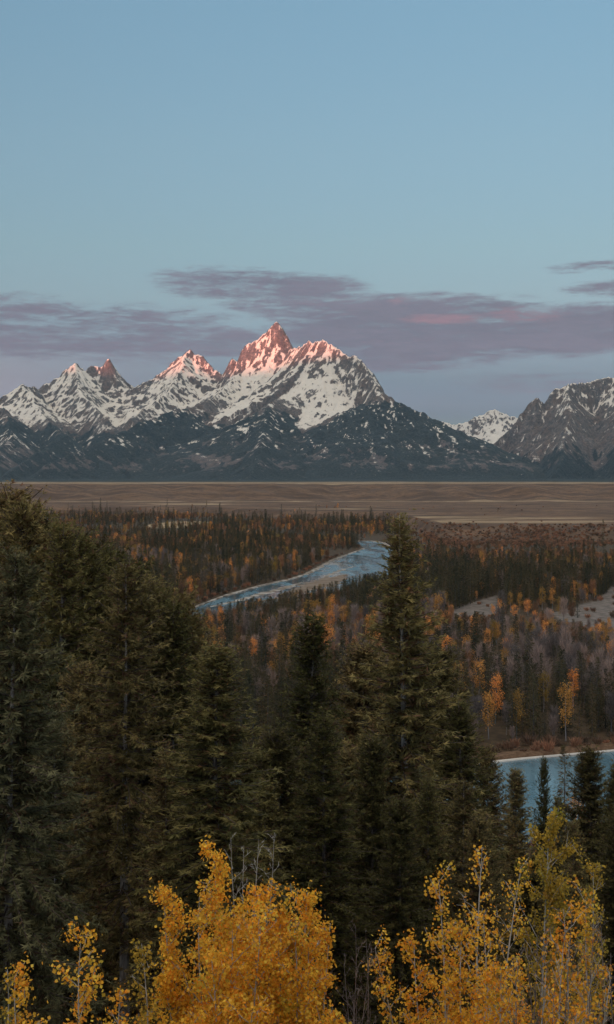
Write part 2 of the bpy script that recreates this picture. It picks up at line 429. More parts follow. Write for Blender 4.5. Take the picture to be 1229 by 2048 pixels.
fan = 58 + 26 * sst(Y, 11000, 13000) + 10 * fbm(X / 800, Y / 800, 3, 11)
Hm = np.maximum(Hm, fan) + 14 * np.exp(-np.abs(Hm - fan) / 30)
Hm = np.where(Y < 11150, 40.0, Hm)
gy, gx = np.gradient(Hm, 18.0, 15.0)
slope = np.hypot(gx, gy)
conc = blur(Hm, 14) - Hm; conc_s = blur(Hm, 4) - Hm
na = fbm(X / 700, Y / 700, 4, 51); nb = fbm(X / 160, Y / 160, 4, 61); nc = fbm(X / 1500, Y / 1500, 3, 71)
pxm = CX + X / Y * F
wall = sst(pxm, 985, 1040) * (Y < 18500)
nd = fbm(X / 75, Y / 75, 3, 65, .7); ne = ridged(X / 230, Y / 230, 4, 67)
nb = fbm(X / 260, Y / 260, 5, 61, .68) * .8
snowline = SLN + 90 * na
sn = sst(Hm + 3.0 * conc + 130 * nb + 80 * nd, snowline, snowline + 200)
cliff = slope + RK + .34 * nb + .42 * nd - .004 * conc - .005 * conc_s + .22 * na - .25 * (ne - .6) - .22 * CH * (1 + sst(Hm, 1100, 1700))
steep = sst(cliff, .98 - .20 * wall + .12 * sst(Hm, 1300, 1900), 1.34 - .10 * wall + .20 * sst(Hm, 1300, 1900))
sn = sn * (1 - .95 * steep)
gul = sst(CH + .16 * nd, .58, .95) * sst(nb + .4 * na + .4 * nd, -.45, .45) * sst(Hm + 160 * nb, 150, 560) * (.35 + .50 * sst(nd + .4 * nb, -.25, .35))
sn = np.clip(np.maximum(sn, gul), 0, 1)
treeline = TL + 70 * na
fo = sst(-(Hm + 2.5 * conc + 80 * nb + 60 * nd - treeline), -40, 70)
br = sst(nb + .6 * na + .3 * nc + .75 * nd + .5 * CH + .35 * sst(-Hm, -430, -180), .30, 1.1) * sst(Hm, 110, 220) * sst(-Hm, -760, -420) * .8
sn = np.where(fo > .5, np.minimum(sn, np.maximum(gul, .46 * sst(nb + .7 * nd + .5 * CH, .40, 1.2) * sst(Hm, 220, 560))), sn)
mo = add_obj('mountains', grid_mesh('mountains', X, Y, Hm, [MAT_MTN], {'snow': .08 + .74 * sn, 'forest': fo, 'brush': br}))
tag(mo, 'snow-streaked rocky mountain range with dark wooded lower slopes beyond the valley', kind='structure')

# unseen ridge added far behind the viewpoint to shade the valley and lower mountains
def add_shade_ridge():
    L = 30000.0
    ux, uy = math.sin(SUN_AZ), math.cos(SUN_AZ)          # towards the sun
    vx_, vy_ = uy, -ux
    a = np.linspace(-26000, 26000, 105); c_ = np.linspace(-6000, 6000, 25)
    A_, C_ = np.meshgrid(a, c_)
    HT = HILL_H + 130 * fbm(a / 5200, a * 0 + 3.3, 4, 15) * (1 - np.exp(-((a - 8000) / 3500) ** 2))
    HT = HT + 150 * np.exp(-((a - 11200) / 1300) ** 2) + 90 * np.exp(-((a - 5600) / 1200) ** 2)        # two humps added to the crest to shade left peaks and front summit
    prof = (1 - np.abs(C_) / 6000.0) ** .9
    Zh = 50 + (HT[None, :] - 50) * prof + 60 * fbm(A_ / 1500, C_ / 1500, 3, 18) * prof * (np.abs(C_) > 100)
    Xh = ux * (L + C_) + vx_ * A_; Yh = uy * (L + C_) + vy_ * A_
    t = NT('hill_surface'); n = t.noise(.002, 5)
    t.base(t.mix(t.mr(n, .3, .7), (.03, .035, .03), (.12, .10, .08)))
    o = add_obj('shade_ridge', grid_mesh('shade_ridge', Xh, Yh, Zh, [t.m]))
    tag(o, 'unseen wooded ridge added behind the viewpoint to shade the valley', kind='structure')
HILL_H = 2455.0
add_shade_ridge()

# ------------------------------------------------------------------ river outline on the plain
def plain_poly(pp): return [on_plain(*p) for p in pp]
UP = plain_poly([(704, 1083.5), (722, 1090), (729, 1098), (700, 1108), (662, 1122), (636, 1137), (610, 1150), (580, 1160), (520, 1173), (450, 1194), (382, 1219), (330, 1240), (240, 1275), (120, 1330)])
LOW_L = [(-190, 440), (-215, 380), (-190, 325), (-120, 300)]
NEARFAR = plain_poly([(760, 1548), (960, 1529), (980, 1526.5), (1040, 1520), (1100, 1514.5), (1160, 1509), (1229, 1503), (1330, 1494), (1500, 1478), (1900, 1440)])
NEARNEAR = plain_poly([(1900, 1600), (1500, 1665), (1229, 1690), (1100, 1700), (980, 1700), (860, 1690)])
LOW_R = [(-60, 262), (-150, 258), (-240, 290), (-285, 380), (-250, 470)]
BACK = plain_poly([(120, 1395), (240, 1322), (330, 1275), (400, 1240), (470, 1222), (560, 1208), (640, 1192), (700, 1176), (775, 1166), (779, 1140), (777, 1120), (781, 1108), (786, 1100), (778, 1092), (768, 1087), (742, 1082.5)])
RIVER = UP + LOW_L + NEARFAR + NEARNEAR + LOW_R + BACK
def densify(poly, step, wob=.0, seed=0, closed=True):
    out = []
    n = len(poly)
    for i in range(n if closed else n - 1):
        (x0, y0), (x1, y1) = poly[i], poly[(i + 1) % n]
        L = math.hypot(x1 - x0, y1 - y0); k = max(1, int(L / step))
        for j in range(k):
            u = j / k; out.append((x0 + (x1 - x0) * u, y0 + (y1 - y0) * u))
    a = np.array(out)
    if wob:
        a[:, 0] += wob * fbm(a[:, 0] / 14, a[:, 1] / 14, 3, seed); a[:, 1] += 2 * wob * fbm(a[:, 0] / 14 + 40, a[:, 1] / 14, 3, seed)
    return a
RIV = densify(RIVER, 4.0, .5, 5)
def inside(poly, x, y):
    r = np.zeros(x.shape, bool); n = len(poly)
    for i in range(n):
        x0, y0 = poly[i]; x1, y1 = poly[(i + 1) % n]
        if y0 == y1: continue
        cnd = ((y0 > y) != (y1 > y)) & (x < (x1 - x0) * (y - y0) / (y1 - y0) + x0)
        r ^= cnd
    return r
def pdist(poly, x, y, closed=True):
    d = np.full(x.shape, 1e9); n = len(poly)
    for i in range(n if closed else n - 1):
        x0, y0 = poly[i]; x1, y1 = poly[(i + 1) % n]
        dx, dy = x1 - x0, y1 - y0; L2 = dx * dx + dy * dy + 1e-9
        u = np.clip(((x - x0) * dx + (y - y0) * dy) / L2, 0, 1)
        d = np.minimum(d, np.hypot(x - x0 - u * dx, y - y0 - u * dy))
    return d
GRAVELS = [plain_poly([(1105, 1228), (1150, 1215), (1190, 1203), (1212, 1188), (1232, 1165), (1420, 1150), (1420, 1262), (1240, 1268), (1180, 1258), (1120, 1243)]),
           plain_poly([(880, 1232), (930, 1212), (1000, 1190), (1020, 1206), (1000, 1228), (950, 1242)])]

def smooth_poly(x, xs, ys): return np.interp(x, xs, ys)
PD = [-400, 0, 4, 8, 14, 22, 30, 42, 60, 85, 110, 150, 190, 225, 262, 300]
PZ = [71, 70.3, 69.8, 67, 63.3, 59.2, 55.6, 50.3, 43.6, 34.8, 26, 14, 6, 2.2, .9, .6]
def ground_z(x, y):
    x = np.asarray(x, float); y = np.asarray(y, float)
    yy = y + 8 * pnoise(x / 60, y * 0 + 2, 4) * sst(y, 15, 80) * (1 - sst(y, 190, 260))
    z = np.interp(yy, PD, PZ)
    z = z + .5 * fbm(x / 14, y / 14, 3, 2) * sst(y, 6, 20) * (1 - .6 * sst(y, 200, 300))
    ang = np.where(y > 1, x / np.maximum(y, 1), x * 0)                     # which way one looks
    e1 = 2850 - 330 * sst(ang, -.10, .0) - 780 * sst(ang, .045, .11)
    e1 = e1 + 60 * fbm(x / 260, y / 900, 3, 31)
    z = z + (14 + 2 * sst(y, 1500, 3000)) * sst(y, e1 - 150, e1)
    e2 = 4250 + 200 * fbm(x / 520, y / 2600, 3, 33)
    z = z + 46 * sst(y + 85 * fbm(x / 120, y / 300, 3, 36), e2 - 620, e2)
    z = z + 1.4 * fbm(x / 90, y / 90, 3, 38) * sst(y, 1500, 2400)
    wood = sst(y, 8600, 9300)
    z = z + 9 * wood * (1 + .5 * fbm(x / 300, y / 300, 3, 39)) * sst(-np.abs(x), -60000, -30000)
    return z
def grow(limit, first, rate, cap=4000):
    v = [0.0]
    while v[-1] < limit: v.append(v[-1] + min(cap, first + rate * v[-1]))
    return np.array(v)
xp = grow(36000, 2.6, .024); xs = np.concatenate([-xp[:0:-1], xp])
yp = grow(13000, 1.4, .0105); yp = np.concatenate([yp, [16000, 22000, 30000, 38000]])
yn = -grow(36000, 3.0, .3, 4000)[:0:-1]
X, Y = np.meshgrid(xs, np.concatenate([yn, yp]))
Z = ground_z(X, Y)
near = (np.abs(X) < 420) & (Y > 230) & (Y < 1700)
din = np.zeros(X.shape); dd = np.full(X.shape, 1e6)
rp = [tuple(p) for p in RIV[::3]]
dd[near] = pdist(rp, X[near], Y[near]); din[near] = inside(rp, X[near], Y[near])
Z = np.where(din > 0, -.9 * sst(dd, 0, 6) - .05, Z * sst(dd, -2, 14) + .0)
Z = np.where((din == 0) & (dd < 30), np.maximum(Z, .02 + .5 * sst(dd, 0, 8)), Z)
ang = np.where(Y > 1, X / np.maximum(Y, 1), 0)
e1 = 2850 - 330 * sst(ang, -.10, .0) - 780 * sst(ang, .045, .11)
sage = sst(Y, e1 - 250, e1 - 60)
grass = sst(Y, 4230, 4330) * .62 + (sst(Y, e1 - 10, e1 + 60) * sst(-Y, -(e1 + 700), -(e1 + 300)) * (.32 + .60 * fbm(X / 420, Y / 160, 4, 41)))
grass = grass + .8 * np.exp(-((Y - 3560 - 30 * pnoise(X / 400, X * 0, 3)) / 60) ** 2)
# dry meadow in the left distance
mead = np.array(plain_poly([(285, 1052), (330, 1045), (420, 1043), (440, 1050), (380, 1057), (300, 1058)]))
mm = (Y > 1500) & (Y < 2900) & (np.abs(X) < 900)
g2 = np.zeros(X.shape); g2[mm] = inside([tuple(p) for p in mead], X[mm], Y[mm]); grass = np.maximum(grass, g2 * .8)
gv = np.zeros(X.shape)
for gp in GRAVELS:
    m = (Y > 500) & (Y < 1100) & (np.abs(X) < 500)
    d_ = np.zeros(X.shape); s_ = inside(gp, X[m], Y[m]); d_[m] = np.where(s_, 1, -1) * pdist(gp, X[m], Y[m])
    gv = np.maximum(gv, np.where(m, sst(d_, -9, 9), 0))
wood = sst(Y + 200 * fbm(X / 900, X * 0, 3, 44), 8500, 9100) + sst(-Y, 4000, 9000)
go = add_obj('ground', grid_mesh('ground', X, Y, Z, [MAT_GROUND], {'sage': sage, 'grass': np.clip(grass, 0, 1), 'wood': np.clip(wood, 0, 1), 'gravel': gv}))
tag(go, 'valley floor with brown terraces, river plain and the slope below the viewpoint', kind='structure')

# river and its bars
def sheet(name, poly, z, mat, dome=0.0):
    """flat sheet (or low dome) with the outline poly"""
    import bmesh
    bm = bmesh.new()
    vs = [bm.verts.new((p[0], p[1], z)) for p in poly]
    f = bm.faces.new(vs)
    bmesh.ops.triangulate(bm, faces=[f])
    me = bpy.data.meshes.new(name); bm.to_mesh(me); bm.free(); me.materials.append(mat)
    return me
ro = add_obj('river', sheet('river', RIV, .0, MAT_WATER)); tag(ro, 'winding blue river crossing the valley floor', kind='structure')
def strip(name, line, width, z0, zc, mat, wob=.25, seed=1):
    """a low bank or bar following a line; width in metres may vary along it"""
    a = np.array(line); n = len(a)
    tg = np.gradient(a, axis=0); tg /= np.linalg.norm(tg, axis=1)[:, None] + 1e-9
    nr = np.stack([-tg[:, 1], tg[:, 0]], 1)
    w = np.interp(np.linspace(0, 1, n), np.linspace(0, 1, len(width)), width)
    w = w * (1 + wob * fbm(a[:, 0] / 9, a[:, 1] / 9, 3, seed))
    cols = [-1, -.75, -.3, .3, .75, 1]; hs = [0, .75, 1, 1, .75, 0]
    V = []
    for cc, hh in zip(cols, hs):
        q = a + nr * (w * cc)[:, None]
        V.append(np.concatenate([q, (z0 + (zc - z0) * hh + 0 * w)[:, None]], 1))
    V = np.stack(V, 1)
    return grid_mesh(name, V[..., 0], V[..., 1], V[..., 2], [mat])
def line_px(pp, step=3.0): return densify(plain_poly(pp), step, 0, 0, False)
bar = add_obj('gravel_bar', strip('gravel_bar', line_px([(560, 1192), (600, 1182), (640, 1170), (668, 1158), (692, 1150)]), [2, 8, 12, 12, 2], -.3, .6, MAT_GRAVEL, .7, 8))
tag(bar, 'brown gravel bar in the upper bend of the river', kind='structure')
bar = add_obj('gravel_bar', strip('gravel_bar', line_px([(420, 1214), (470, 1203), (520, 1189), (570, 1176), (606, 1164)]), [.6, 2.5, 4, 4, .6], -.3, .3, MAT_GREYSHORE, .9, 9))
tag(bar, 'pale narrow gravel bar along the left arm of the river', kind='structure')
bar = add_obj('gravel_bar', strip('gravel_bar', line_px([(640, 1160), (668, 1146), (690, 1138), (712, 1132)]), [.5, 2.5, 3, .5], -.3, .25, MAT_GREYSHORE, .9, 14))
tag(bar, 'small grey gravel shoal in the wide pool of the upper river', kind='structure')
bar = add_obj('gravel_bar', strip('gravel_bar', line_px([(470, 1216), (520, 1204), (570, 1194), (620, 1182)]), [.5, 3, 3, .5], -.3, .35, MAT_GRAVEL, .8, 15))
tag(bar, 'brown shoal near the lower side of the left river arm', kind='structure')
bar = add_obj('river_bank', strip('river_bank', line_px([(385, 1216), (450, 1192), (520, 1172), (580, 1159), (612, 1149), (640, 1135), (664, 1121), (702, 1107), (729, 1097)]), [1.0, 1.4, 1.8, 2.0, 2.2, 1.6, 1.4, 1.2], -.2, .6, MAT_GREYSHORE, 1.1, 10))
tag(bar, 'pale stony edge of the upper river', kind='structure')
bar = add_obj('river_bank', strip('river_bank', line_px([(704, 1083), (742, 1082), (768, 1086), (780, 1094)]), [1.5, 2.4, 2.4, 2], -.2, .7, MAT_GREYSHORE, .9, 11))
tag(bar, 'pale stony far bank at the head of the river bend', kind='structure')
bar = add_obj('river_bank', strip('river_bank', line_px([(955, 1528.5), (980, 1525.5), (1040, 1519), (1100, 1513.5), (1160, 1508), (1229, 1502), (1330, 1493), (1500, 1477)], 1.5), [.5, .5, .45, .5, .5, .5, .5], -.1, .42, MAT_SHORE, .25, 12))
tag(bar, 'thin white stony shoreline on the far side of the near river', kind='structure')
bar = add_obj('river_bank', strip('river_bank', line_px([(900, 1530), (980, 1520), (1040, 1512), (1100, 1507), (1160, 1501), (1229, 1495), (1330, 1486), (1500, 1470)], 1.5), [3, 3.2, 3.4, 3.2, 3, 3], -.1, 1.25, MAT_BANK, .25, 13))
tag(bar, 'low reddish earth bank behind the white shoreline', kind='structure')
# ------------------------------------------------------------------ trees
def nrm(a): return a / (np.linalg.norm(a, axis=-1, keepdims=True) + 1e-9)
def diamonds(p, d, ln, hw, rs, col, mid=.45, flat=None):
    """one four-cornered leaf blade per row: base p, direction d, length ln, half width hw"""
    n = len(p)
    r = rs.normal(size=(n, 3)) if flat is None else flat + .35 * rs.normal(size=(n, 3))
    sd = nrm(np.cross(d, r)) * np.reshape(hw, (-1, 1))
    ln = np.reshape(ln, (-1, 1))
    m = p + d * ln * mid
    V = np.stack([p, m + sd, p + d * ln, m - sd], 1).reshape(-1, 3)
    C = np.repeat(col, 4, axis=0)
    return V, C
def tube(path, rad, sides=6):
    """tapered tube along path; returns verts and quads"""
    path = np.asarray(path, float); n = len(path)
    tg = nrm(np.gradient(path, axis=0))
    ref = np.where(np.abs(tg[:, 2:3]) > .9, np.array([[1., 0, 0]]), np.array([[0, 0, 1.]]))
    a = nrm(np.cross(tg, ref)); b = np.cross(tg, a)
    th = np.linspace(0, 2 * math.pi, sides, endpoint=False)
    V = path[:, None, :] + np.asarray(rad)[:, None, None] * (np.cos(th)[None, :, None] * a[:, None, :] + np.sin(th)[None, :, None] * b[:, None, :])
    idx = np.arange(n * sides).reshape(n, sides)
    nx = np.roll(idx, -1, axis=1)
    q = np.stack([idx[:-1], nx[:-1], nx[1:], idx[1:]], -1).reshape(-1, 4)
    return V.reshape(-1, 3), q
class Acc:
    def __init__(self): self.v = []; self.q = []; self.c = []; self.n = 0
    def add(self, V, Q, C=None):
        self.v.append(V); self.q.append(Q + self.n); self.n += len(V)
        self.c.append(C if C is not None else np.full((len(V), 3), .5))
    def blades(self, V, C): self.add(V, np.arange(len(V)).reshape(-1, 4), C)
    def mesh(self, name, mat, smooth=False):
        return mesh_from(name, np.concatenate(self.v), np.concatenate(self.q).ravel(), 4, [mat], {'Col': np.concatenate(self.c)}, smooth=smooth)

def conifer(name, seed, H=20.0, R=3.4, cb=.18, step=.36, per=5, tw=.15, blade=.40, power=.8, droop=.35, ragged=.25, mat=None, barkm=None, pal=None, joined=False, sides=7, tubes=True, deadz=.0):
    rs = np.random.RandomState(seed)
    pal = pal or ((.050, .062, .026), (.105, .098, .036), (.085, .050, .030))
    tr = Acc(); br = Acc(); cr = Acc()
    nseg = 14; hz = np.linspace(0, H, nseg)
    bend = np.stack([.12 * np.sin(hz * .31 + seed), .12 * np.cos(hz * .27 + seed * 2), hz], 1); bend[:, :2] *= (hz / H)[:, None]
    r0 = .0125 * H
    rad = r0 * (1 - hz / H) ** 1.05 + .008; rad[0] *= 1.25
    V, Q = tube(bend, rad, sides); tr.add(V, Q)
    z = cb * H; k = 0
    while z < H * .99:
        u = (z - cb * H) / (H * (1 - cb))
        Lmax = R * ((1 - u) ** power) * (1 - .45 * max(0, .18 - u) / .18) + .26
        for j in range(per):
            L = Lmax * rs.uniform(1 - ragged * 1.6, 1 + ragged * .6)
            if rs.rand() < ragged * .35: L *= .5
            az_ = rs.uniform(0, 2 * math.pi)
            e0 = math.tan(math.radians(-14 + 52 * u ** 1.3 + rs.normal() * 8))
            dr = droop * rs.uniform(.6, 1.3) * (1 - u * .7)
            up = dr * rs.uniform(.35, .95)
            dh = np.array([math.cos(az_), math.sin(az_), 0.]); lat = np.array([-dh[1], dh[0], 0.])
            sway = rs.normal() * .12
            cpt = np.array([np.interp(z, hz, bend[:, 0]), np.interp(z, hz, bend[:, 1]), z])
            def pt(s): s = np.asarray(s)[:, None]; return cpt + dh * (L * s) + lat * (sway * L * s * s) + np.array([0, 0, 1.]) * (L * (e0 * s - dr * s ** 2 + up * s ** 3))
            if tubes and L > .5:
                sp = np.linspace(0, .95, 5); V, Q = tube(pt(sp), .012 + .014 * L * (1 - sp) ** 1.0 * .6, 3); br.add(V, Q)
            n = max(2, int(L / tw))
            s = np.sort(rs.uniform(.10 if u > .3 else .22, 1.0, n)); s[-1] = 1.0
            p = pt(s); tg = nrm(pt(s + .02) - pt(s - .02))
            tone = rs.rand()
            for side in (-1, 1, 0):
                if side == 0:
                    keep = rs.rand(n) < .6; w_ = .12
                else:
                    keep = rs.rand(n) < .92; w_ = .8
                m = int(keep.sum())
                if m == 0: continue
                d = nrm(tg[keep] * rs.uniform(.55, 1.1, (m, 1)) + lat * side * w_ + np.array([0, 0, -.28]) * rs.uniform(0, 1.6, (m, 1)) + .34 * rs.normal(size=(m, 3)))
                ln = (blade * 1.15 if tubes else blade) * (1.15 - .55 * s[keep]) * rs.uniform(.55, 1.25, m) * min(1.0, .45 + L / 2.2)
                mixv = np.clip(tone * .6 + rs.rand(m) * .55, 0, 1)[:, None]
                c0 = np.array(pal[0]) * (1 - mixv) + np.array(pal[1]) * mixv
                dead = (rs.rand(m) < .06 + .18 * (s[keep] < .4))[:, None]
                c0 = np.where(dead, np.array(pal[2]), c0) * rs.uniform(.65, 1.35, (m, 1))
                fl = nrm(np.array([[0, 0, 1.]]) + .5 * rs.normal(size=(m, 3)))
                V, C = diamonds(p[keep], d, ln, ln * .105, rs, c0, .35, fl); cr.blades(V, C)
                if tubes:
                    for q_ in (-1, 1):
                        d2 = nrm(d + q_ * .75 * nrm(np.cross(d, fl)) + .2 * rs.normal(size=(m, 3)))
                        V, C = diamonds(p[keep] + d * (ln * .3)[:, None], d2, ln * .78, ln * .075, rs, c0 * rs.uniform(.8, 1.2, (m, 1)), .4, fl); cr.blades(V, C)
        z += step * rs.uniform(.7, 1.3) * (1.0 - .45 * u) * (1 if u < .88 else .6); k += 1
    # bare dead limbs under the crown
    z = max(.06, deadz) * H
    while tubes and z < (cb + .12) * H:
        az_ = rs.uniform(0, 2 * math.pi); L = rs.uniform(.5, 1.9)
        dh = np.array([math.cos(az_), math.sin(az_), 0.]); sp = np.linspace(0, 1, 5)[:, None]
        pth = np.array([0, 0, z]) + dh * L * sp + np.array([0, 0, 1.]) * L * (-.1 * sp - .25 * sp ** 2) + .04 * rs.normal(size=(5, 3)) * sp
        V, Q = tube(pth, .022 * (1 - sp[:, 0]) + .005, 3); br.add(V, Q)
        z += rs.uniform(.10, .35)
    if joined:
        cr.v = tr.v + cr.v; 
        nq = [q for q in tr.q]; off = tr.n
        cr.q = nq + [q + off for q in cr.q]; cr.c = [np.full((tr.n, 3), .09)] + cr.c
        return cr.mesh(name, mat)
    return tr.mesh(name + '_trunk', barkm or MAT_BARK, True), (br.mesh(name + '_limbs', MAT_LIMB) if br.v else None), cr.mesh(name + '_crown', mat or MAT_NEEDLE)

FIR = []
GREY = ((.104, .102, .058), (.185, .172, .098), (.120, .076, .050))
OLIVE = ((.094, .090, .038), (.188, .160, .064), (.125, .075, .044))
LIGHT = ((.125, .116, .046), (.265, .215, .090), (.150, .080, .046))
BROWN = ((.094, .082, .038), (.170, .138, .058), (.125, .072, .046))
FIR.append(conifer('fir_a', 1, 20, 3.5, .10, .23, 6, .105, .33, .78, .42, .26, pal=OLIVE))
FIR.append(conifer('fir_b', 2, 20, 4.0, .05, .25, 6, .11, .34, .62, .36, .28, pal=BROWN))
FIR.append(conifer('fir_c', 3, 20, 2.5, .28, .22, 7, .095, .31, .78, .55, .32, pal=LIGHT))
FIR.append(conifer('fir_d', 4, 20, 3.4, .24, .25, 6, .10, .36, .70, .55, .34, pal=GREY, barkm=MAT_PALEBARK))
FIR.append(conifer('fir_e', 5, 20, 2.8, .06, .23, 6, .11, .31, .72, .30, .22, pal=OLIVE))
FIR.append(conifer('fir_f', 6, 20, 3.0, .34, .25, 6, .105, .33, .70, .50, .36, pal=BROWN, barkm=MAT_PALEBARK))
FIR.append(conifer('fir_g', 7, 20, 3.7, .05, .25, 6, .11, .34, .46, .34, .30, pal=OLIVE))
FIR.append(conifer('fir_h', 8, 20, 4.1, .08, .22, 6, .105, .32, .98, .40, .30, pal=OLIVE))
FIR_H = 20.0

def place_tree(name, meshes, loc, sxy, sz, rz, label, cat, group, tilt=(0, 0)):
    root = bpy.data.objects.new(name, None); COL.objects.link(root)
    root.empty_display_size = .5
    root.location = loc; root.scale = (sxy, sxy, sz); root.rotation_euler = (tilt[0], tilt[1], rz)
    tag(root, label, cat, group)
    for nm, me in zip(('trunk', 'limbs', 'crown'), meshes):
        if me is None: continue
        c_ = bpy.data.objects.new(nm, me); COL.objects.link(c_); c_.parent = root
        if nm != 'trunk': c_['kind'] = 'stuff'
    return root

def xzone(p):
    for lim_, ph in ((100, 'near the left edge'), (180, 'under the left twin peak'), (270, 'under the right twin peak'), (350, 'left of the rounded lit peak'), (440, 'under the rounded lit peak'), (520, 'left of the highest peak'), (590, 'under the highest peak'),
                     (660, 'under the snowy front summit'), (720, 'right of the snowy front summit'), (790, 'just left of the tallest fir'), (860, 'just right of the tallest fir'), (920, 'under the wooded shoulder'), (980, 'under the shoulder foot'),
                     (1020, 'under the mountain gap'), (1060, 'right of the mountain gap'), (1105, 'under the rock wall spire'), (1150, 'under the grey rock wall'), (1190, 'towards the right edge')):
        if p < lim_: return ph
    return 'at the right edge'
# (px, top py, distance, variant, width factor, label)
G1 = 'firs on the slope below the viewpoint'
FORE = [
    (34, 1000, 92, 0, 1.1, 'olive fir behind the two highest tops at the left edge', 0),
    (92, 1048, 70, 1, 1.0, 'brownish fir filling the space left of the tall olive fir', 0),
    (160, 1096, 72, 0, 1.2, 'olive fir crowded against the right side of the tall olive fir', 0),
    (225, 1130, 70, 4, 1.15, 'dense olive fir right of the broad brownish one', 0),
    (282, 1165, 66, 1, 1.1, 'brownish fir just right of the long bare trunk', 0),
    (345, 1200, 66, 4, 1.05, 'dense olive fir below the left end of the upper river', 0),
    (385, 1228, 78, 0, 1.0, 'olive fir beside the golden crown above the light green fir', 0),
    (108, 1062, 78, 6, .88, 'round-topped olive fir left of the tall pointed olive one', 0),
    (150, 1075, 66, 6, .88, 'round-topped olive fir right of the tall pointed olive one', 0),
    (212, 1112, 76, 6, .88, 'round-topped olive fir above the broad brownish one', 0),
    (262, 1140, 84, 6, .88, 'round-topped fir behind the thin bare-trunked brown fir', 0),
    (305, 1170, 82, 6, .88, 'round-topped fir left of the lower end of the pale river arm', 0),
    (352, 1200, 78, 6, .88, 'round-topped fir directly under the lower end of the pale river arm', 0),
    (40, 1020, 66, 6, .88, 'round-topped olive fir below the highest tops at the left edge', 0),
    (16, 1105, 38, 3, .92, 'grey-green fir with a pale bare trunk at the left edge of the photo', 0.012),
    (14, 984, 72, 1, 1.3, 'fir at the far left edge whose top nearly reaches the horizon', 0),
    (62, 1004, 82, 4, 1.2, 'slim dark fir top standing just right of the highest left-edge fir', 0),
    (122, 1046, 62, 0, 1.05, 'tall olive fir with a pointed top, second tall one from the left edge', 0),
    (196, 1090, 80, 1, 1.15, 'broad brownish fir between the tall olive fir and the bare-trunked one', 0),
    (250, 1128, 47, 5, .95, 'sparse brown fir with a long thin bare trunk left of the light green fir', 0),
    (318, 1172, 74, 0, .95, 'olive fir whose top stands left of the lower end of the pale river arm', 0),
    (366, 1205, 90, 1, .8, 'brownish fir directly below the left end of the upper river', 0),
    (430, 1288, 42, 2, 1.4, 'light green fir with drooping boughs above the big yellow aspen clump', 0.01),
    (500, 1490, 60, 1, .95, 'small dark fir between the light green fir and the dense olive fir', 0),
    (624, 1225, 66, 4, 1.2, 'dense narrow olive fir left of the tallest middle fir', 0),
    (652, 1430, 46, 0, 1.0, 'smaller feathery olive fir in front of the dense narrow one', 0),
    (722, 1290, 80, 1, 1.2, 'brown-green fir tucked behind the left side of the tallest middle fir', 0),
    (806, 1030, 60, 7, 1.18, 'tallest fir in the middle with a pale trunk showing through, before the river bend', 0),
    (880, 1300, 74, 1, 1.2, 'bushy brownish fir against the right side of the tallest middle fir', 0),
    (925, 1400, 70, 4, 1.2, 'olive fir stepping down right of the bushy brownish fir', 0),
    (978, 1500, 84, 1, .8, 'low fir whose top touches the left end of the white shoreline', 0),
    (1032, 1536, 100, 4, 1.05, 'dark pointed fir against the near river, left of the very thin one', 0),
    (1087, 1512, 108, 4, .55, 'very thin dark spire-like fir standing alone against the near river', 0),
    (1118, 1592, 100, 4, .8, 'shortest pointed fir against the near river, right of the thin spire', 0),
    (1182, 1500, 80, 1, .95, 'broad ragged fir at the right edge in front of the near river', 0),
    (1236, 1530, 70, 0, .9, 'fir cut off by the right edge below the near river', 0),
    (530, 1560, 52, 0, .9, 'low dark fir above the bare saplings of the big aspen clump', 0),
    (690, 1500, 56, 1, .9, 'shadowed fir between the feathery olive fir and the foot of the tallest one', 0),
    (800, 1600, 44, 1, .8, 'dark low fir in front of the middle firs above the gap between aspen groups', 0),
    (560, 1465, 58, 1, .95, 'shadowed brownish fir left of the feathery olive fir', 0),
    (745, 1480, 50, 1, .8, 'dark fir in front of the foot of the tallest middle fir', 0),
    (860, 1560, 48, 0, .8, 'dark olive fir right of the shadowed foot of the tallest middle fir', 0),
    (330, 1500, 44, 5, .7, 'thin shaded fir with bare trunk between brown fir and light green fir', 0),
    (110, 1400, 50, 3, .85, 'grey-green shaded fir right of the pale trunk at the left edge', 0),
    (175, 1330, 56, 1, .9, 'dim brownish fir beside the left side of the long bare trunk', 0),
    (960, 1640, 46, 1, .75, 'low dark fir behind the sparse aspen tops on the right', 0),
    (1150, 1640, 58, 4, .8, 'low dark fir behind the tall olive-yellow aspen', 0),
    (-30, 1230, 44, 0, .9, 'olive fir mostly cut off by the left edge', 0),
]
rnd = random.Random(11)
fore_xy = []
for (px, py, D, var, wf, lab, tl) in FORE:
    x, y, zt = P(px, py, D)
    gz = float(ground_z(x, y)) - .15
    h = max(zt - gz, 4.0); sz = h / FIR_H
    fore_xy.append((x, y))
    ms = FIR[var]
    if 'pale trunk showing' in lab:
        tm = ms[0].copy(); tm.materials[0] = MAT_PALEBARK; ms = (tm, ms[1], ms[2])
    place_tree('fir_tree', ms, (x, y, gz), sz ** .75 * wf, sz, rnd.uniform(0, 6.28), lab, 'fir tree', G1, (0, -tl))

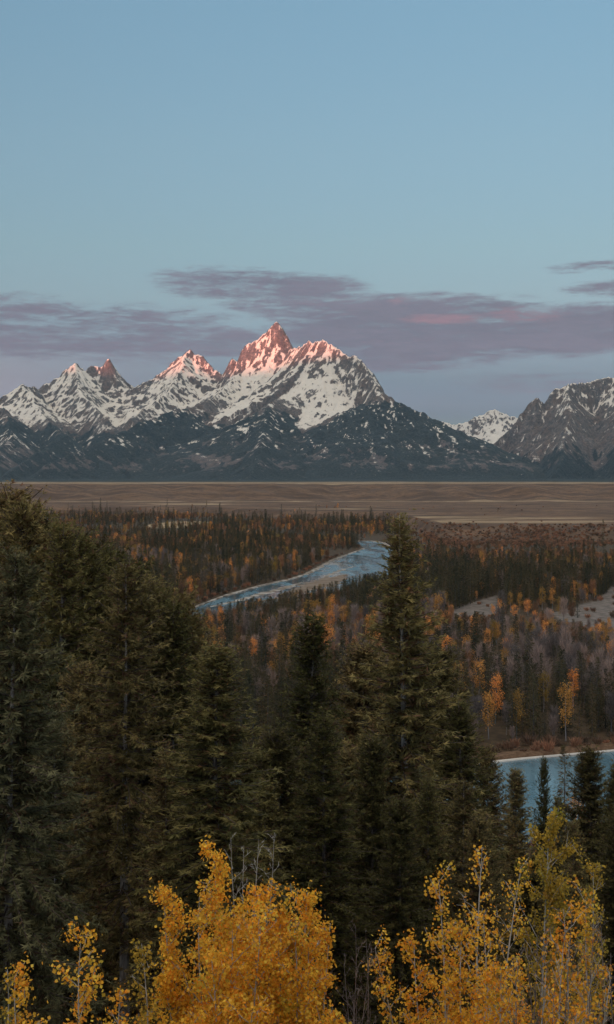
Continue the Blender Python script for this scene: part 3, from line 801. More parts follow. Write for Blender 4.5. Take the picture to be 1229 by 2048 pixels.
# more firs crowding the slope further down, kept below the visible tops
envx = [-60, 0, 100, 200, 300, 380, 430, 480, 560, 620, 700, 760, 850, 900, 950, 985, 1060, 1100, 1160, 1229, 1300]
envy = [1040, 1060, 1120, 1150, 1220, 1270, 1420, 1560, 1520, 1400, 1420, 1330, 1420, 1500, 1590, 1660, 1690, 1690, 1620, 1590, 1590]
rs = np.random.RandomState(5); cnt = 0; fills = []
while len(fills) < 150 and cnt < 20000:
    cnt += 1
    D = math.sqrt(rs.uniform(46 ** 2, 190 ** 2)); px = rs.uniform(-60, 1290)
    x = (px - CX) / F * D
    if any((x - a) ** 2 + (D - b) ** 2 < 3.4 ** 2 for a, b in fore_xy): continue
    if any((x - a) ** 2 + (D - b) ** 2 < 3.5 ** 2 for a, b, *_ in fills): continue
    gz = float(ground_z(x, D)) - .15
    h = rs.uniform(9, 19); top = EYE - (gz + h); py = HY + top / D * F
    ev = np.interp(px, envx, envy)
    if py < ev + 12:
        h = EYE - (ev + 12 + rs.uniform(0, 60) - HY) / F * D - gz
        if h < 5: continue
    fills.append((x, D, gz, h, px))
for (x, y, gz, h, px) in fills:
    sz = h / FIR_H
    lab = ('upper' if y < 85 else 'middle' if y < 130 else 'lower') + ' slope dark fir crowded among neighbours, ' + xzone(px)
    place_tree('fir_tree', FIR[[0, 1, 4, 1, 6, 5][rs.randint(6)]], (x, y, gz), sz ** .8 * rs.uniform(.85, 1.15), sz, rs.uniform(0, 6.28), lab, 'fir tree',
               'crowded firs lower on the slope')

# ---- aspens at the foot of the picture
def aspen(name, seed, H=7.0, R=.9, cb=.2, nleaf=5200, leaf=.036, stems=1, pal=None, bare=0.0, spread=.5, thin_top=.3, thick=1.0, barkm=None):
    """returns trunk, limbs, crown meshes; leaves hang along fine ascending shoots"""
    rs = np.random.RandomState(seed)
    pal = pal or ((.84, .47, .050), (.92, .60, .095), (.84, .36, .040))
    tr = Acc(); lb = Acc(); cr = Acc(); tips = []
    for st in range(stems):
        lean = rs.normal(size=2) * spread * .16 * (0 if st == 0 else .8)
        base = np.array([rs.normal() * .25 * (stems > 1), rs.normal() * .25 * (stems > 1), 0.])
        Hs = H * (1 if st == 0 else rs.uniform(.7, .97))
        hz = np.linspace(0, 1, 12)
        pth = base + np.stack([lean[0] * Hs * hz ** 1.2 + .08 * np.sin(hz * 6 + seed), lean[1] * Hs * hz ** 1.2 + .08 * np.cos(hz * 5 + seed), Hs * hz], 1)
        V, Q = tube(pth, thick * (.0042 * Hs * (1 - hz) ** .8 + .005), 6); tr.add(V, Q)
        nb = int(Hs * 6.0)
        for j in range(nb):
            u = cb + (1 - cb) * (j + rs.rand()) / nb
            p0 = np.array([np.interp(u, hz, pth[:, i]) for i in range(3)])
            a = rs.uniform(0, 6.283); L = R * (1.08 - u * .80) * rs.uniform(.55, 1.2) * min(1.0, .55 + u * 1.5)
            el_ = math.radians(rs.uniform(28, 62))
            d = np.array([math.cos(a) * math.cos(el_), math.sin(a) * math.cos(el_), math.sin(el_)])
            sp = np.linspace(0, 1, 5)[:, None]
            q = p0 + d * L * sp + np.array([0, 0, 1.]) * .18 * L * sp ** 2 + .04 * L * rs.normal(size=(5, 3)) * sp
            V, Q = tube(q, thick * (.009 * L * (1 - sp[:, 0]) + .004), 3); lb.add(V, Q)
            tips.append((q, u))
            for m in range(3):
                s0 = rs.uniform(.3, .9); p1 = q[0] + (q[-1] - q[0]) * s0
                d1 = nrm(d + .8 * rs.normal(size=3)); L1 = L * rs.uniform(.25, .5)
                q1 = p1 + d1 * L1 * sp + np.array([0, 0, .12]) * L1 * sp ** 2
                V, Q = tube(q1, thick * (.004 * (1 - sp[:, 0]) + .0025), 3); lb.add(V, Q)
                tips.append((q1, u))
        tips.append((pth[-4:], 1.0))
    per = max(1, int(nleaf / len(tips)))
    pal = np.array(pal)
    for q, u in tips:
        if rs.rand() < bare: continue
        tone = rs.rand(); tint = np.array([.74, .88, .9]) if tone < .08 else np.array([.78, .68, .85]) if tone < .16 else np.array([1.08, 1.12, 1.3]) if tone > .85 else np.ones(3)
        n = rs.poisson(per * (1 - thin_top * max(0, u - .55) / .45))
        if n == 0: continue
        f = rs.uniform(.15, 1.05, n) * (len(q) - 1); i = np.clip(f.astype(int), 0, len(q) - 2); w = (f - i)[:, None]
        p = q[i] * (1 - w) + q[i + 1] * w + rs.normal(size=(n, 3)) * .06
        d = nrm(rs.normal(size=(n, 3)) * .8 + np.array([0, 0, -.7]))
        t1 = rs.rand(n)[:, None]; t2 = (rs.rand(n) < .25)[:, None]
        c0 = pal[0] * (1 - t1) + pal[1] * t1; c0 = np.minimum(np.where(t2, pal[2], c0) * tint * rs.uniform(.65, 1.25, (n, 1)), .95)
        ln = leaf * rs.uniform(.9, 2.4, n)
        V, C = diamonds(p, d, ln, ln * .46, rs, c0, .5); cr.blades(V, C)
    return tr.mesh(name + '_trunk', barkm or MAT_ASPENBARK, True), lb.mesh(name + '_limbs', barkm or MAT_ASPENBARK), (cr.mesh(name + '_crown', MAT_ASPEN) if cr.v else None)

OL = ((.46, .30, .045), (.60, .40, .07), (.40, .30, .06))
OR = ((.86, .41, .042), (.90, .53, .072), (.84, .33, .038))
ASP = [  # (px, top py, D, R, leaves, stems, palette, bare share, label)
    (128, 1880, 17, .62, 2600, 2, None, .0, 'small bright yellow aspen in the lower left corner'),
    (478, 1815, 20.2, .7, 4200, 1, None, .05, 'orange-yellow aspen in front of the bare pale saplings of the big clump'),
    (228, 1985, 17, .38, 800, 1, None, .1, 'tip of a low yellow aspen right of the lower left corner one'),
    (6, 1940, 21, .3, 500, 1, OL, .1, 'olive-yellow aspen cut off at the lower left edge beside the pale trunk'),
    (285, 1885, 19, .46, 1300, 1, OL, .1, 'slender olive aspen leaning out of the left side of the big yellow clump'),
    (362, 1785, 20, .75, 6200, 2, None, .0, 'bright orange-yellow aspen forming the left edge of the big clump'),
    (392, 1800, 19.4, .9, 6000, 3, None, .0, 'yellow aspen between the left edge and the tallest tip of the big clump'),
    (560, 1815, 19.2, .9, 6000, 3, None, .0, 'yellow aspen between the dense orange one and the right edge of the big clump'),
    (470, 1870, 18.2, .9, 5600, 3, None, .0, 'low golden aspen at the front middle of the big clump'),
    (640, 1900, 18.4, .8, 4200, 3, OR, .03, 'low orange aspen at the front right corner of the big clump'),
    (375, 1900, 18.3, .7, 4200, 2, None, .03, 'low golden aspen at the front left corner of the big clump'),
    (436, 1712, 20.6, .62, 4600, 1, None, .0, 'tallest yellow aspen of the big clump with a leafy tip standing clear'),
    (525, 1815, 19.5, 1.0, 7600, 2, OR, .0, 'dense orange aspen in the middle of the big clump'),
    (612, 1775, 20.5, .9, 6200, 2, None, .04, 'yellow aspen forming the right edge of the big clump'),
    (655, 1850, 19.4, .6, 2300, 1, OR, .1, 'thin orange aspen just outside the right edge of the big clump'),
    (400, 1840, 18.5, .8, 5200, 2, OR, .0, 'low dense aspen in front of the big yellow clump'),
    (585, 1850, 18.6, .8, 5200, 2, None, .0, 'low yellow aspen filling the front of the big clump on its right'),
    (868, 1755, 21, .74, 3400, 2, None, .12, 'speckled yellow aspen with a thin rounded top right of centre'),
    (820, 1880, 19, .62, 3000, 2, OR, .02, 'low orange aspen at the left foot of the speckled one'),
    (905, 1850, 19, .66, 3300, 2, OR, .02, 'orange aspen at the right foot of the speckled one'),
    (985, 1715, 22, .72, 2300, 2, None, .3, 'sparse half-bare aspen with scattered pale leaves at its pointed top'),
    (1092, 1652, 29, 1.5, 6200, 1, OL, .12, 'taller olive-gold aspen standing farther back below the near river'),
    (1182, 1735, 31, 1.0, 2400, 1, OL, .25, 'small olive aspen to the right of the taller olive-gold one'),
    (1110, 1800, 21, .72, 2800, 2, OR, .12, 'orange aspen in front of the taller olive-gold one'),
    (1030, 1850, 20, .7, 2400, 2, None, .2, 'patchy yellow aspen below the sparse half-bare one'),
    (1212, 1800, 21, .72, 2900, 2, None, .12, 'yellow aspen at the lower right edge of the photo'),
    (1150, 1890, 18.5, .7, 1500, 3, OR, .35, 'mostly bare low aspen with a few orange leaves near the lower right corner'),
    (1060, 1930, 18, .7, 1400, 3, OR, .4, 'thin grey-twigged low aspen with few leaves right of the bottom middle'),
    (960, 1920, 18, .6, 2100, 2, OR, .1, 'low orange aspen along the bottom edge below the sparse one'),
]
for i, (px, py, D, R_, nl, stm, pal, bare, lab) in enumerate(ASP):
    x, y, zt = P(px, py, D); gz = float(ground_z(x, y)) - .1; h = zt - gz
    me = aspen('aspen_%d' % i, 100 + i, h, R_ * 1.22, .12, int(nl * 2.3), .028 if D < 25 else .036, stm, pal, bare, .5, .45)
    place_tree('aspen_tree', me, (x, y, gz), 1, 1, 0, lab, 'aspen tree', 'autumn aspens at the foot of the slope')
BARE = [(472, 1672, 21.4, .55, 'bare pale aspen sapling rising behind the big yellow clump, leftmost of four'), (496, 1690, 21.6, .5, 'bare pale aspen sapling behind the big clump, second of four'),
        (517, 1680, 21.3, .5, 'bare pale aspen sapling behind the big clump, third of four'), (540, 1668, 21.5, .6, 'bare pale aspen sapling behind the big clump, rightmost of four'),
        (708, 1860, 20, .6, 'bare grey shrub standing alone between the two yellow aspen groups'), (735, 1900, 19.5, .5, 'second bare grey shrub right of the lone one between the aspen groups'),
        (690, 1930, 18.5, .5, 'low bare grey shrub at the bottom edge between the aspen groups'), (1195, 1900, 18.2, .7, 'bare purplish-grey shrub in the lower right corner'), (1110, 1945, 17.8, .7, 'bare grey shrub along the bottom edge left of the lower right corner'),
        (1150, 1850, 19.4, .8, 'tall bare purplish shrub between the two right-hand yellow aspens'), (1065, 1880, 18.8, .8, 'bare purplish shrub in front of the patchy yellow aspen'), (1220, 1860, 18.8, .7, 'bare shrub cut off by the lower right edge')]
for i, (px, py, D, R_, lab) in enumerate(BARE):
    x, y, zt = P(px, py, D); gz = float(ground_z(x, y)) - .1
    me = aspen('bare_%d' % i, 300 + i, zt - gz, R_, .25, 10, .03, 1 if i < 4 else 4, None, 1.1, .5, .3, .6, None if i < 4 else MAT_TWIGBARK)
    place_tree('bare_sapling' if i < 4 else 'bare_shrub', me, (x, y, gz), 1, 1, 0, lab, 'sapling' if i < 4 else 'shrub', 'bare stems between the aspens')

# ------------------------------------------------------------------ trees of the river plain
SPR = ((.044, .046, .028), (.088, .080, .042), (.110, .070, .044))
PARTS = {}
def two_parts(name, a, mat):
    """the whole plant as one mesh for the far wood, and its trunk and crown apart for the single trees"""
    me = a.mesh(name, mat)
    tr = Acc(); tr.add(a.v[0], a.q[0], a.c[0]); n0 = len(a.v[0])
    cr = Acc(); cr.v = a.v[1:]; cr.q = [q_ - n0 for q_ in a.q[1:]]; cr.c = a.c[1:]
    PARTS[name] = (tr.mesh(name + '_trunk', mat, True), None, cr.mesh(name + '_crown', mat))
    return me
def bare_tree(name, seed, H=12.0, R=2.2, n=420, pal=((.16, .135, .122), (.285, .235, .212)), mat=None):
    rs = np.random.RandomState(seed); a = Acc(); mat = mat or MAT_TWIG
    hz = np.linspace(0, 1, 5); V, Q = tube(np.stack([.1 * np.sin(hz * 4 + seed), .1 * np.cos(hz * 3), H * .8 * hz], 1), .011 * H * (1 - hz) + .03, 4)
    a.add(V, Q, np.full((len(V), 3), .22))
    u = rs.uniform(.28, .92, n); an = rs.uniform(0, 6.283, n); rr = R * np.sqrt(rs.rand(n)) * np.sin(np.clip((u - .15) / .85, 0, 1) * math.pi * .85 + .25)
    p = np.stack([np.cos(an) * rr * .6, np.sin(an) * rr * .6, u * H * .9], 1)
    d = nrm(np.stack([np.cos(an) * .5, np.sin(an) * .5, np.full(n, 1.1)], 1) + .3 * rs.normal(size=(n, 3)))
    t1 = rs.rand(n)[:, None]; c0 = np.array(pal[0]) * (1 - t1) + np.array(pal[1]) * t1
    V, C = diamonds(p, d, H * .16 * rs.uniform(.6, 1.4, n), .05 * rs.uniform(.6, 1.4, n), rs, c0, .4); a.blades(V, C)
    n2 = n // 4
    k = rs.randint(0, n, n2); st = np.stack([0 * an[k], 0 * an[k], u[k] * H * .75], 1)
    V, C = diamonds(st, nrm(p[k] - st + np.array([0, 0, .3])), np.linalg.norm(p[k] - st, axis=1) + .5, .05, rs, c0[k], .3); a.blades(V, C)
    return two_parts(name, a, mat)
def gold_tree(name, seed, H=11.0, R=1.9, n=900, pal=((.40, .21, .055), (.60, .35, .095))):
    rs = np.random.RandomState(seed); a = Acc()
    hz = np.linspace(0, 1, 5); V, Q = tube(np.stack([.1 * np.sin(hz * 4 + seed), .1 * np.cos(hz * 3), H * .85 * hz], 1), .010 * H * (1 - hz) + .03, 4)
    a.add(V, Q, np.full((len(V), 3), .34))
    k = 26; cu = rs.uniform(.34, .97, k); ca = rs.uniform(0, 6.283, k)
    cr_ = R * np.sqrt(rs.rand(k)) * np.sqrt(np.clip(1 - ((cu - .62) / .40) ** 2, .05, 1))
    cen = np.stack([np.cos(ca) * cr_, np.sin(ca) * cr_, cu * H], 1)
    i = rs.randint(0, k, n); p = cen[i] + rs.normal(size=(n, 3)) * np.array([.42, .42, .55])
    d = nrm(rs.normal(size=(n, 3))); t1 = np.clip(rs.rand(k)[i] * .7 + rs.rand(n) * .4, 0, 1)[:, None]
    c0 = (np.array(pal[0]) * (1 - t1) + np.array(pal[1]) * t1) * rs.uniform(.7, 1.2, (n, 1))
    V, C = diamonds(p, d, .30 * rs.uniform(.6, 1.4, n), .12 * rs.uniform(.6, 1.4, n), rs, c0, .5); a.blades(V, C)
    return two_parts(name, a, MAT_GOLD)
def scrub(name, seed, H=2.4, R=1.7, n=150, pal=((.15, .088, .060), (.27, .165, .110))):
    rs = np.random.RandomState(seed); a = Acc()
    an = rs.uniform(0, 6.283, n); r_ = R * .45 * np.sqrt(rs.rand(n)); p = np.stack([np.cos(an) * r_, np.sin(an) * r_, rs.uniform(0, .4, n) * H], 1)
    d = nrm(np.stack([np.cos(an) * .55, np.sin(an) * .55, np.full(n, 1.)], 1) + .3 * rs.normal(size=(n, 3)))
    t1 = rs.rand(n)[:, None]; c0 = np.array(pal[0]) * (1 - t1) + np.array(pal[1]) * t1
    V, C = diamonds(p, d, H * rs.uniform(.35, .8, n), .07 * rs.uniform(.6, 1.5, n), rs, c0, .5); a.blades(V, C)
    return a.mesh(name, MAT_SCRUB)
def mid_spruce(name, seed, R): return conifer(name, seed, 16, R, .07, .55, 5, .50, 1.05, .85, .22, .25, MAT_FARNEEDLE, None, SPR, True, 5, False)
SPRUCE = [mid_spruce('spruce_a', 11, 2.1), mid_spruce('spruce_b', 12, 2.5), mid_spruce('spruce_c', 13, 1.8)]
GOLD = [gold_tree('gold_a', 21), gold_tree('gold_b', 22, 12, 1.5), gold_tree('gold_c', 23, 10, 2.2, 1000)]
GREYT = [bare_tree('grey_a', 31), bare_tree('grey_b', 32, 13, 1.9), bare_tree('grey_c', 33, 11, 2.5)]
RUSTP = ((.17, .095, .055), (.30, .170, .095))
RUST = [bare_tree('rust_a', 41, 11, 2.4, 520, RUSTP), bare_tree('rust_b', 42, 9, 2.2, 480, RUSTP)]
SCR = [scrub('scrub_a', 51), scrub('scrub_b', 52, 2.0, 2.0), scrub('scrub_c', 53, 3.0, 1.6)]
BASEH = {'spruce': 16.0, 'gold': 11.0, 'grey': 12.0, 'rust': 10.0, 'scrub': 2.4}

rs = np.random.RandomState(77)
def jitter(y0, y1, cell):
    xw = .30 * y1 + 40
    gx_, gy_ = np.meshgrid(np.arange(-xw, xw, cell), np.arange(y0, y1, cell))
    gx_ = gx_ + rs.uniform(-.48, .48, gx_.shape) * cell; gy_ = gy_ + rs.uniform(-.48, .48, gy_.shape) * cell
    k = np.abs(gx_) < .262 * gy_ + 25
    return gx_[k], gy_[k]
PX, PY = [], []
for (a_, b_, c_) in ((232, 480, 4.6), (480, 900, 5.4), (900, 1500, 6.6), (1500, 2900, 9.5)):
    u, v = jitter(a_, b_, c_); PX.append(u); PY.append(v)
NBASE = sum(len(a_) for a_ in PX)
u, v = jitter(1380, 1770, 4.2); k = u / v > .075; PX.append(u[k]); PY.append(v[k])      # brush on the right-hand terrace slope
TX = np.concatenate(PX); TY = np.concatenate(PY)
brushy = np.arange(len(TX)) >= NBASE
inr = inside(rp, TX, TY); dr_ = pdist(rp, TX, TY); keep = ~inr & (dr_ > 3.0)
TX, TY, dr_, brushy = TX[keep], TY[keep], dr_[keep], brushy[keep]
TZ = ground_z(TX, TY)
px = CX + TX / TY * F; gpy = HY + (EYE - TZ) / TY * F
e1 = 2850 - 330 * sst(TX / TY, -.10, .0) - 780 * sst(TX / TY, .045, .11)
n1 = fbm(TX / 130, TY / 240, 3, 81); n2 = fbm(TX / 45, TY / 90, 3, 83); n3 = fbm(TX / 160, TY / 320, 3, 85); n4 = fbm(TX / 60, TY / 120, 3, 87)
q = rs.rand(len(TX))
kind = np.full(len(TX), '', dtype='U8')
conif = n2 + .7 * n1 + .04
kind[:] = np.where(conif + rs.normal(size=len(TX)) * .34 > -.05, 'spruce', np.where(q < .32, 'grey', np.where(q < .68, 'rust', 'gold')))
# grey cottonwoods in front of the near bank on the right, rusty ones in the far distance
band = (TY > 352) & (TY < 520) & (px > 880)
kind[band & (n4 + rs.normal(size=len(TX)) * .3 > .10)] = 'grey'
band2 = (TY > 455) & (TY < 640) & (px > 440)
kind[band2 & (rs.rand(len(TX)) < .12)] = 'grey'
far = TY > 1250
kind[far & (kind == 'grey')] = 'rust'
kind[(far) & (n1 < -.05) & (rs.rand(len(TX)) < .5)] = 'rust'
kind[(px > 790) & (TY > 1080) & (TY < 1750) & (rs.rand(len(TX)) < .75)] = 'rust'
# openings
dens = np.ones(len(TX))
for gp in GRAVELS:
    gi = inside(gp, TX, TY); gd = pdist(gp, TX, TY); dens[gi & (gd > 2)] = .07; kind[gi & (gd > 2) & (rs.rand(len(TX)) < .93)] = 'scrub'
mi = inside([tuple(p) for p in mead], TX, TY); dens[mi] = .05
dens[TY > e1 - 190] = np.where(px[TY > e1 - 190] > 780, .8, .10)
dens[TY > e1 - 10] = .012
dens *= np.where(far, np.clip(.55 + .9 * n3, .05, 1), 1)
kind[(TY > e1 - 190) & (rs.rand(len(TX)) < .7)] = 'scrub'
kind[(TY > e1 - 330) & (px > 800) & (rs.rand(len(TX)) < .9)] = 'scrub'
kind[brushy] = 'scrub'; dens[brushy] = .75 * sst(TY[brushy], e1[brushy] - 330, e1[brushy] - 230) * (1 - sst(TY[brushy] + 90 * n2[brushy], e1[brushy] - 170, e1[brushy] + 40)) * np.clip(.65 + .9 * n4[brushy], .05, 1)
sc_band = ((dr_ < 13) & (TY > 330) & (TY < 420)) | (dr_ < 7)
kind[sc_band] = 'scrub'
sel = (rs.rand(len(TX)) < dens)
hh = np.array([{'spruce': 15.0, 'gold': 9.5, 'grey': 10.5, 'rust': 8.5, 'scrub': 2.4}[k] for k in kind]) * np.clip(1 + .32 * rs.normal(size=len(TX)), .4, 1.75)
hh *= np.where((kind == 'spruce') & (TY < 700), .95, 1)
# the near bank of the upper river is open ground and low willows, so the water shows
wx = [360, 400, 470, 560, 600, 640, 700, 740, 775, 790]; wy = [1226, 1222, 1206, 1190, 1182, 1178, 1160, 1152, 1148, 1148]
lim = np.interp(px, wx, wy)
tooh = (px > 372) & (px < 786) & (gpy > lim - 4) & (gpy < 1330)
maxh = (gpy - lim + rs.uniform(-10, 9, len(TX))) / F * TY
low = tooh & (hh > maxh)
hh[low] = np.maximum(maxh[low], 1.2)
kind[low & (hh < 3.6)] = 'scrub'; hh[low & (kind == 'scrub')] = np.minimum(hh[low & (kind == 'scrub')], 2.6)
# and in front of the right-hand gravel flats
for (x0, x1, yl) in ((1105, 1260, 1246), (905, 995, 1232)):
    m = (px > x0) & (px < x1) & (gpy > yl) & (gpy < yl + 90)
    mh = (gpy - yl + rs.uniform(-16, 10, len(TX))) / F * TY
    k = m & (hh > mh); hh[k] = np.maximum(mh[k], 1.5); kind[k & (hh < 3.2)] = 'scrub'
LONEPX = [(1022, 1222), (1040, 1226), (1056, 1234), (1085, 1222), (1105, 1222), (1030, 1240), (986, 1296), (976, 1312), (960, 1400), (992, 1452), (977, 1482), (1010, 1352), (1088, 1428), (1147, 1418), (1208, 1300), (421, 1278), (443, 1262), (508, 1330), (563, 1330), (687, 1256), (662, 1262), (1207, 1106)]
for (a_, b_) in LONEPX:
    sel &= ~((np.abs(px - a_) < 13) & (gpy > b_ - 6) & (gpy < b_ + 50) & (gpy - hh / TY * F < b_ - 8))
rt = (px > 800) & (TY > 1180) & (TY < 1800)
hh[rt & (kind != 'scrub')] *= .62
slope_rt = (px > 800) & (TY > e1 - 330)
sel &= ~(slope_rt & (kind != 'scrub') & (rs.rand(len(TX)) < .93))
TX, TY, TZ, kind, hh, px, gpy = (a_[sel] for a_ in (TX, TY, TZ, kind, hh, px, gpy))
# single trees that stand out in the photograph: (px, base py, kind, height)
LONE = [(1022, 1222, 'gold', 10.3), (1040, 1226, 'gold', 10.3), (1056, 1234, 'gold', 9.2), (1085, 1222, 'gold', 12.6), (1105, 1222, 'gold', 11.4), (1030, 1240, 'gold', 8.0), (986, 1296, 'gold', 11.4), (976, 1312, 'gold', 10.3),
        (960, 1400, 'gold', 13.7), (992, 1452, 'gold', 14.9), (977, 1482, 'gold', 12.6), (1010, 1352, 'gold', 10.3), (1088, 1428, 'gold', 12.6), (1147, 1418, 'gold', 11.4), (1208, 1300, 'gold', 10.3), (1172, 1200, 'gold', 9.2), (963, 1192, 'gold', 8.0),
        (421, 1278, 'gold', 11.4), (443, 1262, 'gold', 11.4), (428, 1345, 'gold', 16.0), (440, 1352, 'gold', 14.9), (508, 1330, 'gold', 10.3), (563, 1330, 'gold', 11.4), (687, 1256, 'gold', 11.4), (662, 1262, 'gold', 9.2), (640, 1192, 'gold', 6.9), (480, 1232, 'gold', 6.9),
        (1118, 1400, 'grey', 12), (1040, 1430, 'grey', 12), (515, 1440, 'grey', 14), (545, 1420, 'grey', 13), (690, 1400, 'grey', 14), (485, 1315, 'grey', 10),
        (1207, 1106, 'spruce', 33), (515, 1040, 'spruce', 14), (335, 1026, 'spruce', 16), (1130, 1180, 'rust', 12), (1085, 1172, 'rust', 12)]
lx, ly, lk, lh = [], [], [], []
for (a_, b_, k_, h_) in LONE:
    u, v = on_plain(a_, b_); lx.append(u); ly.append(v); lk.append(k_); lh.append(h_)
lz = ground_z(np.array(lx), np.array(ly))
nl = len(LONE)
lone = np.concatenate([np.ones(nl, bool), np.zeros(len(TX), bool)])
TX = np.concatenate([lx, TX]); TY = np.concatenate([ly, TY]); TZ = np.concatenate([lz, TZ]); kind = np.concatenate([np.array(lk, 'U8'), kind]); hh = np.concatenate([lh, hh])
px = CX + TX / TY * F; gpy = HY + (EYE - TZ) / TY * F
tpy = gpy - hh / TY * F
vx_ = [-10, 40, 110, 130, 200, 260, 330, 380, 400, 425, 440, 520, 560, 600, 625, 655, 720, 770, 800, 812, 850, 900, 960, 985, 1240]
vy_ = [985, 1010, 1090, 1050, 1090, 1130, 1180, 1220, 1330, 1290, 1300, 1480, 1440, 1300, 1235, 1330, 1330, 1200, 1050, 1060, 1230, 1330, 1450, 1500, 1500]
vis = (px > 0) & (px < 1229) & (tpy + .5 * (gpy - tpy) < np.interp(px, vx_, vy_))
MESHES = {'spruce': SPRUCE, 'gold': GOLD, 'grey': GREYT, 'rust': RUST, 'scrub': SCR}
NAME = {'spruce': ('spruce_tree', 'spruce tree'), 'gold': ('cottonwood_tree', 'cottonwood tree'), 'grey': ('leafless_tree', 'bare tree'), 'rust': ('russet_tree', 'russet tree')}
LOOK = {'spruce': 'dark pointed spruce', 'gold': 'golden autumn cottonwood', 'grey': 'leafless mauve-grey cottonwood', 'rust': 'thinning rust-brown cottonwood'}
def where(p, g, D):
    if D < 385: return 'on the near river far bank'
    if D < 430: return 'behind the near river bank'
    if D < 520: return 'beyond the near river belt'
    if D < 580: return 'well below the gravel flats' if p > 880 else 'close behind the middle firs'
    if D < 640: return 'just below the gravel flats' if p > 880 else 'farther behind the middle firs'
    if D < 720: return 'before the gravel flats' if p > 820 else 'well before the upper river'
    if D < 800: return 'beside the gravel flats' if p > 820 else 'close before the upper river'
    if D < 900: return 'behind the gravel flats' if p > 820 else 'by the upper river'
    if D < 1500: return 'right of the river bend' if p > 740 else 'in the dark far-left forest'
    return 'at the terrace foot'
chosen = np.zeros(len(TX), bool)
for k_ in ('spruce', 'gold', 'grey', 'rust'):
    idx = np.where((kind == k_) & vis)[0]
    idx = idx[np.argsort(-(hh[idx] / TY[idx]) - 10 * lone[idx])][:(300 if k_ == 'spruce' else 150)]
    chosen[idx] = True
chosen |= lone
SPECIAL = {33: 'tallest lone dark spruce at the right edge under the brown terrace', 34: 'lone small spruce on the pale terrace line left of the middle', 35: 'small dark tree clump on the far left terrace'}
for i in np.where(chosen)[0]:
    k_ = kind[i]; ms = MESHES[k_]; me = ms[i % len(ms)]
    pr = PARTS.get(me.name)
    o = place_tree(NAME[k_][0], pr, (0, 0, 0), 1, 1, 0, None, None, None) if pr else bpy.data.objects.new(NAME[k_][0], me)
    if not pr: COL.objects.link(o)
    s_ = hh[i] / BASEH[k_]; wob = .85 + .3 * ((i * 37) % 100) / 100
    o.location = (TX[i], TY[i], TZ[i] - .1); o.scale = (s_ ** .7 * wob, s_ ** .7 * wob, s_); o.rotation_euler = (0, 0, (i * 2.399) % 6.283)
    wh = where(px[i], gpy[i], TY[i])
    rel_h = hh[i] / {'spruce': 14.5, 'gold': 9.5, 'grey': 10.5, 'rust': 8.5}[k_]
    tag(o, SPECIAL.get(i, ('tall ' if rel_h > 1.12 else 'short ' if rel_h < .85 else '') + LOOK[k_] + ' ' + wh + ', ' + xzone(px[i])), NAME[k_][1], LOOK[k_] + 's of the river plain')

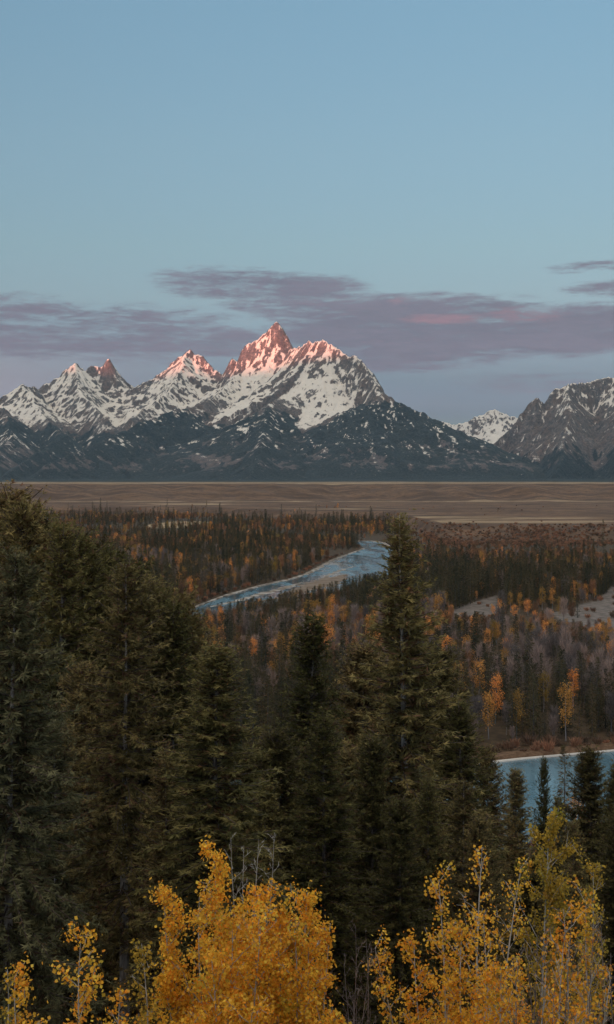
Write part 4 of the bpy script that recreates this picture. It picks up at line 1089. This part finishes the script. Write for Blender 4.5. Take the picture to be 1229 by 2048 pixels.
def scatter(name, me_list, idx, label, baseh):
    """one mass of plants too many to count: points that carry the plants"""
    me = bpy.data.meshes.new(name); n = len(idx)
    me.vertices.add(n); me.vertices.foreach_set('co', np.stack([TX[idx], TY[idx], TZ[idx] - .1], 1).astype(np.float32).ravel())
    s_ = hh[idx] / baseh; wob = .8 + .4 * rs.rand(n)
    a = me.attributes.new('size', 'FLOAT_VECTOR', 'POINT'); a.data.foreach_set('vector', np.stack([s_ ** .7 * wob, s_ ** .7 * wob, s_], 1).astype(np.float32).ravel())
    a = me.attributes.new('turn', 'FLOAT_VECTOR', 'POINT'); a.data.foreach_set('vector', np.stack([0 * s_, 0 * s_, rs.uniform(0, 6.28, n)], 1).astype(np.float32).ravel())
    a = me.attributes.new('pick', 'INT', 'POINT'); a.data.foreach_set('value', rs.randint(0, len(me_list), n).astype(np.int32))
    o = add_obj(name, me); tag(o, label, kind='stuff')
    g = bpy.data.node_groups.new(name, 'GeometryNodeTree')
    g.interface.new_socket('Geometry', in_out='INPUT', socket_type='NodeSocketGeometry'); g.interface.new_socket('Geometry', in_out='OUTPUT', socket_type='NodeSocketGeometry')
    gi = g.nodes.new('NodeGroupInput'); gout = g.nodes.new('NodeGroupOutput')
    ip = g.nodes.new('GeometryNodeInstanceOnPoints'); g.links.new(gi.outputs[0], ip.inputs['Points'])
    jn = g.nodes.new('GeometryNodeJoinGeometry')
    for m in reversed(me_list):
        src = bpy.data.objects.get('source_' + m.name) or bpy.data.objects.new('source_' + m.name, m)
        oi = g.nodes.new('GeometryNodeObjectInfo'); oi.inputs['Object'].default_value = src; oi.inputs['As Instance'].default_value = True
        g.links.new(oi.outputs['Geometry'], jn.inputs[0])
    g.links.new(jn.outputs[0], ip.inputs['Instance']); ip.inputs['Pick Instance'].default_value = True
    for nm, ty, sock in (('pick', 'INT', 'Instance Index'), ('turn', 'FLOAT_VECTOR', 'Rotation'), ('size', 'FLOAT_VECTOR', 'Scale')):
        at = g.nodes.new('GeometryNodeInputNamedAttribute'); at.data_type = ty; at.inputs[0].default_value = nm
        g.links.new(at.outputs[0], ip.inputs[sock])
    g.links.new(ip.outputs[0], gout.inputs[0])
    md = o.modifiers.new('plants', 'NODES'); md.node_group = g
    return o
for k_, nm, lab in (('spruce', 'spruce_forest', 'dark distant spruce forest covering the river plain'), ('gold', 'golden_wood', 'scattered distant golden cottonwoods among the spruces'),
                    ('grey', 'leafless_wood', 'distant leafless grey cottonwoods among the spruces'), ('rust', 'russet_wood', 'distant rust-brown cottonwoods on the river plain'), ('scrub', 'willow_scrub', 'low brown willow scrub along the banks and terrace')):
    idx = np.where((kind == k_) & ~chosen)[0]
    scatter(nm, MESHES[k_], idx, lab, BASEH[k_])

# ------------------------------------------------------------------ the air of the valley
def haze():
    x0, x1, y0, y1, z0, z1 = -46000, 46000, -46000, 46000, -3.0, 2750.0
    V = [(x, y, z) for z in (z0, z1) for y in (y0, y1) for x in (x0, x1)]
    Q = [0, 2, 3, 1, 4, 5, 7, 6, 0, 1, 5, 4, 2, 6, 7, 3, 0, 4, 6, 2, 1, 3, 7, 5]
    m = bpy.data.materials.new('valley_air'); m.use_nodes = True; nt = m.node_tree
    for n in list(nt.nodes): nt.nodes.remove(n)
    out = nt.nodes.new('ShaderNodeOutputMaterial'); v = nt.nodes.new('ShaderNodeVolumePrincipled')
    v.inputs['Color'].default_value = (.46, .73, 1.0, 1); v.inputs['Density'].default_value = HAZE; v.inputs['Anisotropy'].default_value = .0
    nt.links.new(v.outputs[0], out.inputs['Volume'])
    o = add_obj('haze', mesh_from('haze', V, Q, 4, [m])); tag(o, 'thin bluish morning haze filling the valley air', kind='stuff')
HAZE = 0.92e-5
haze()
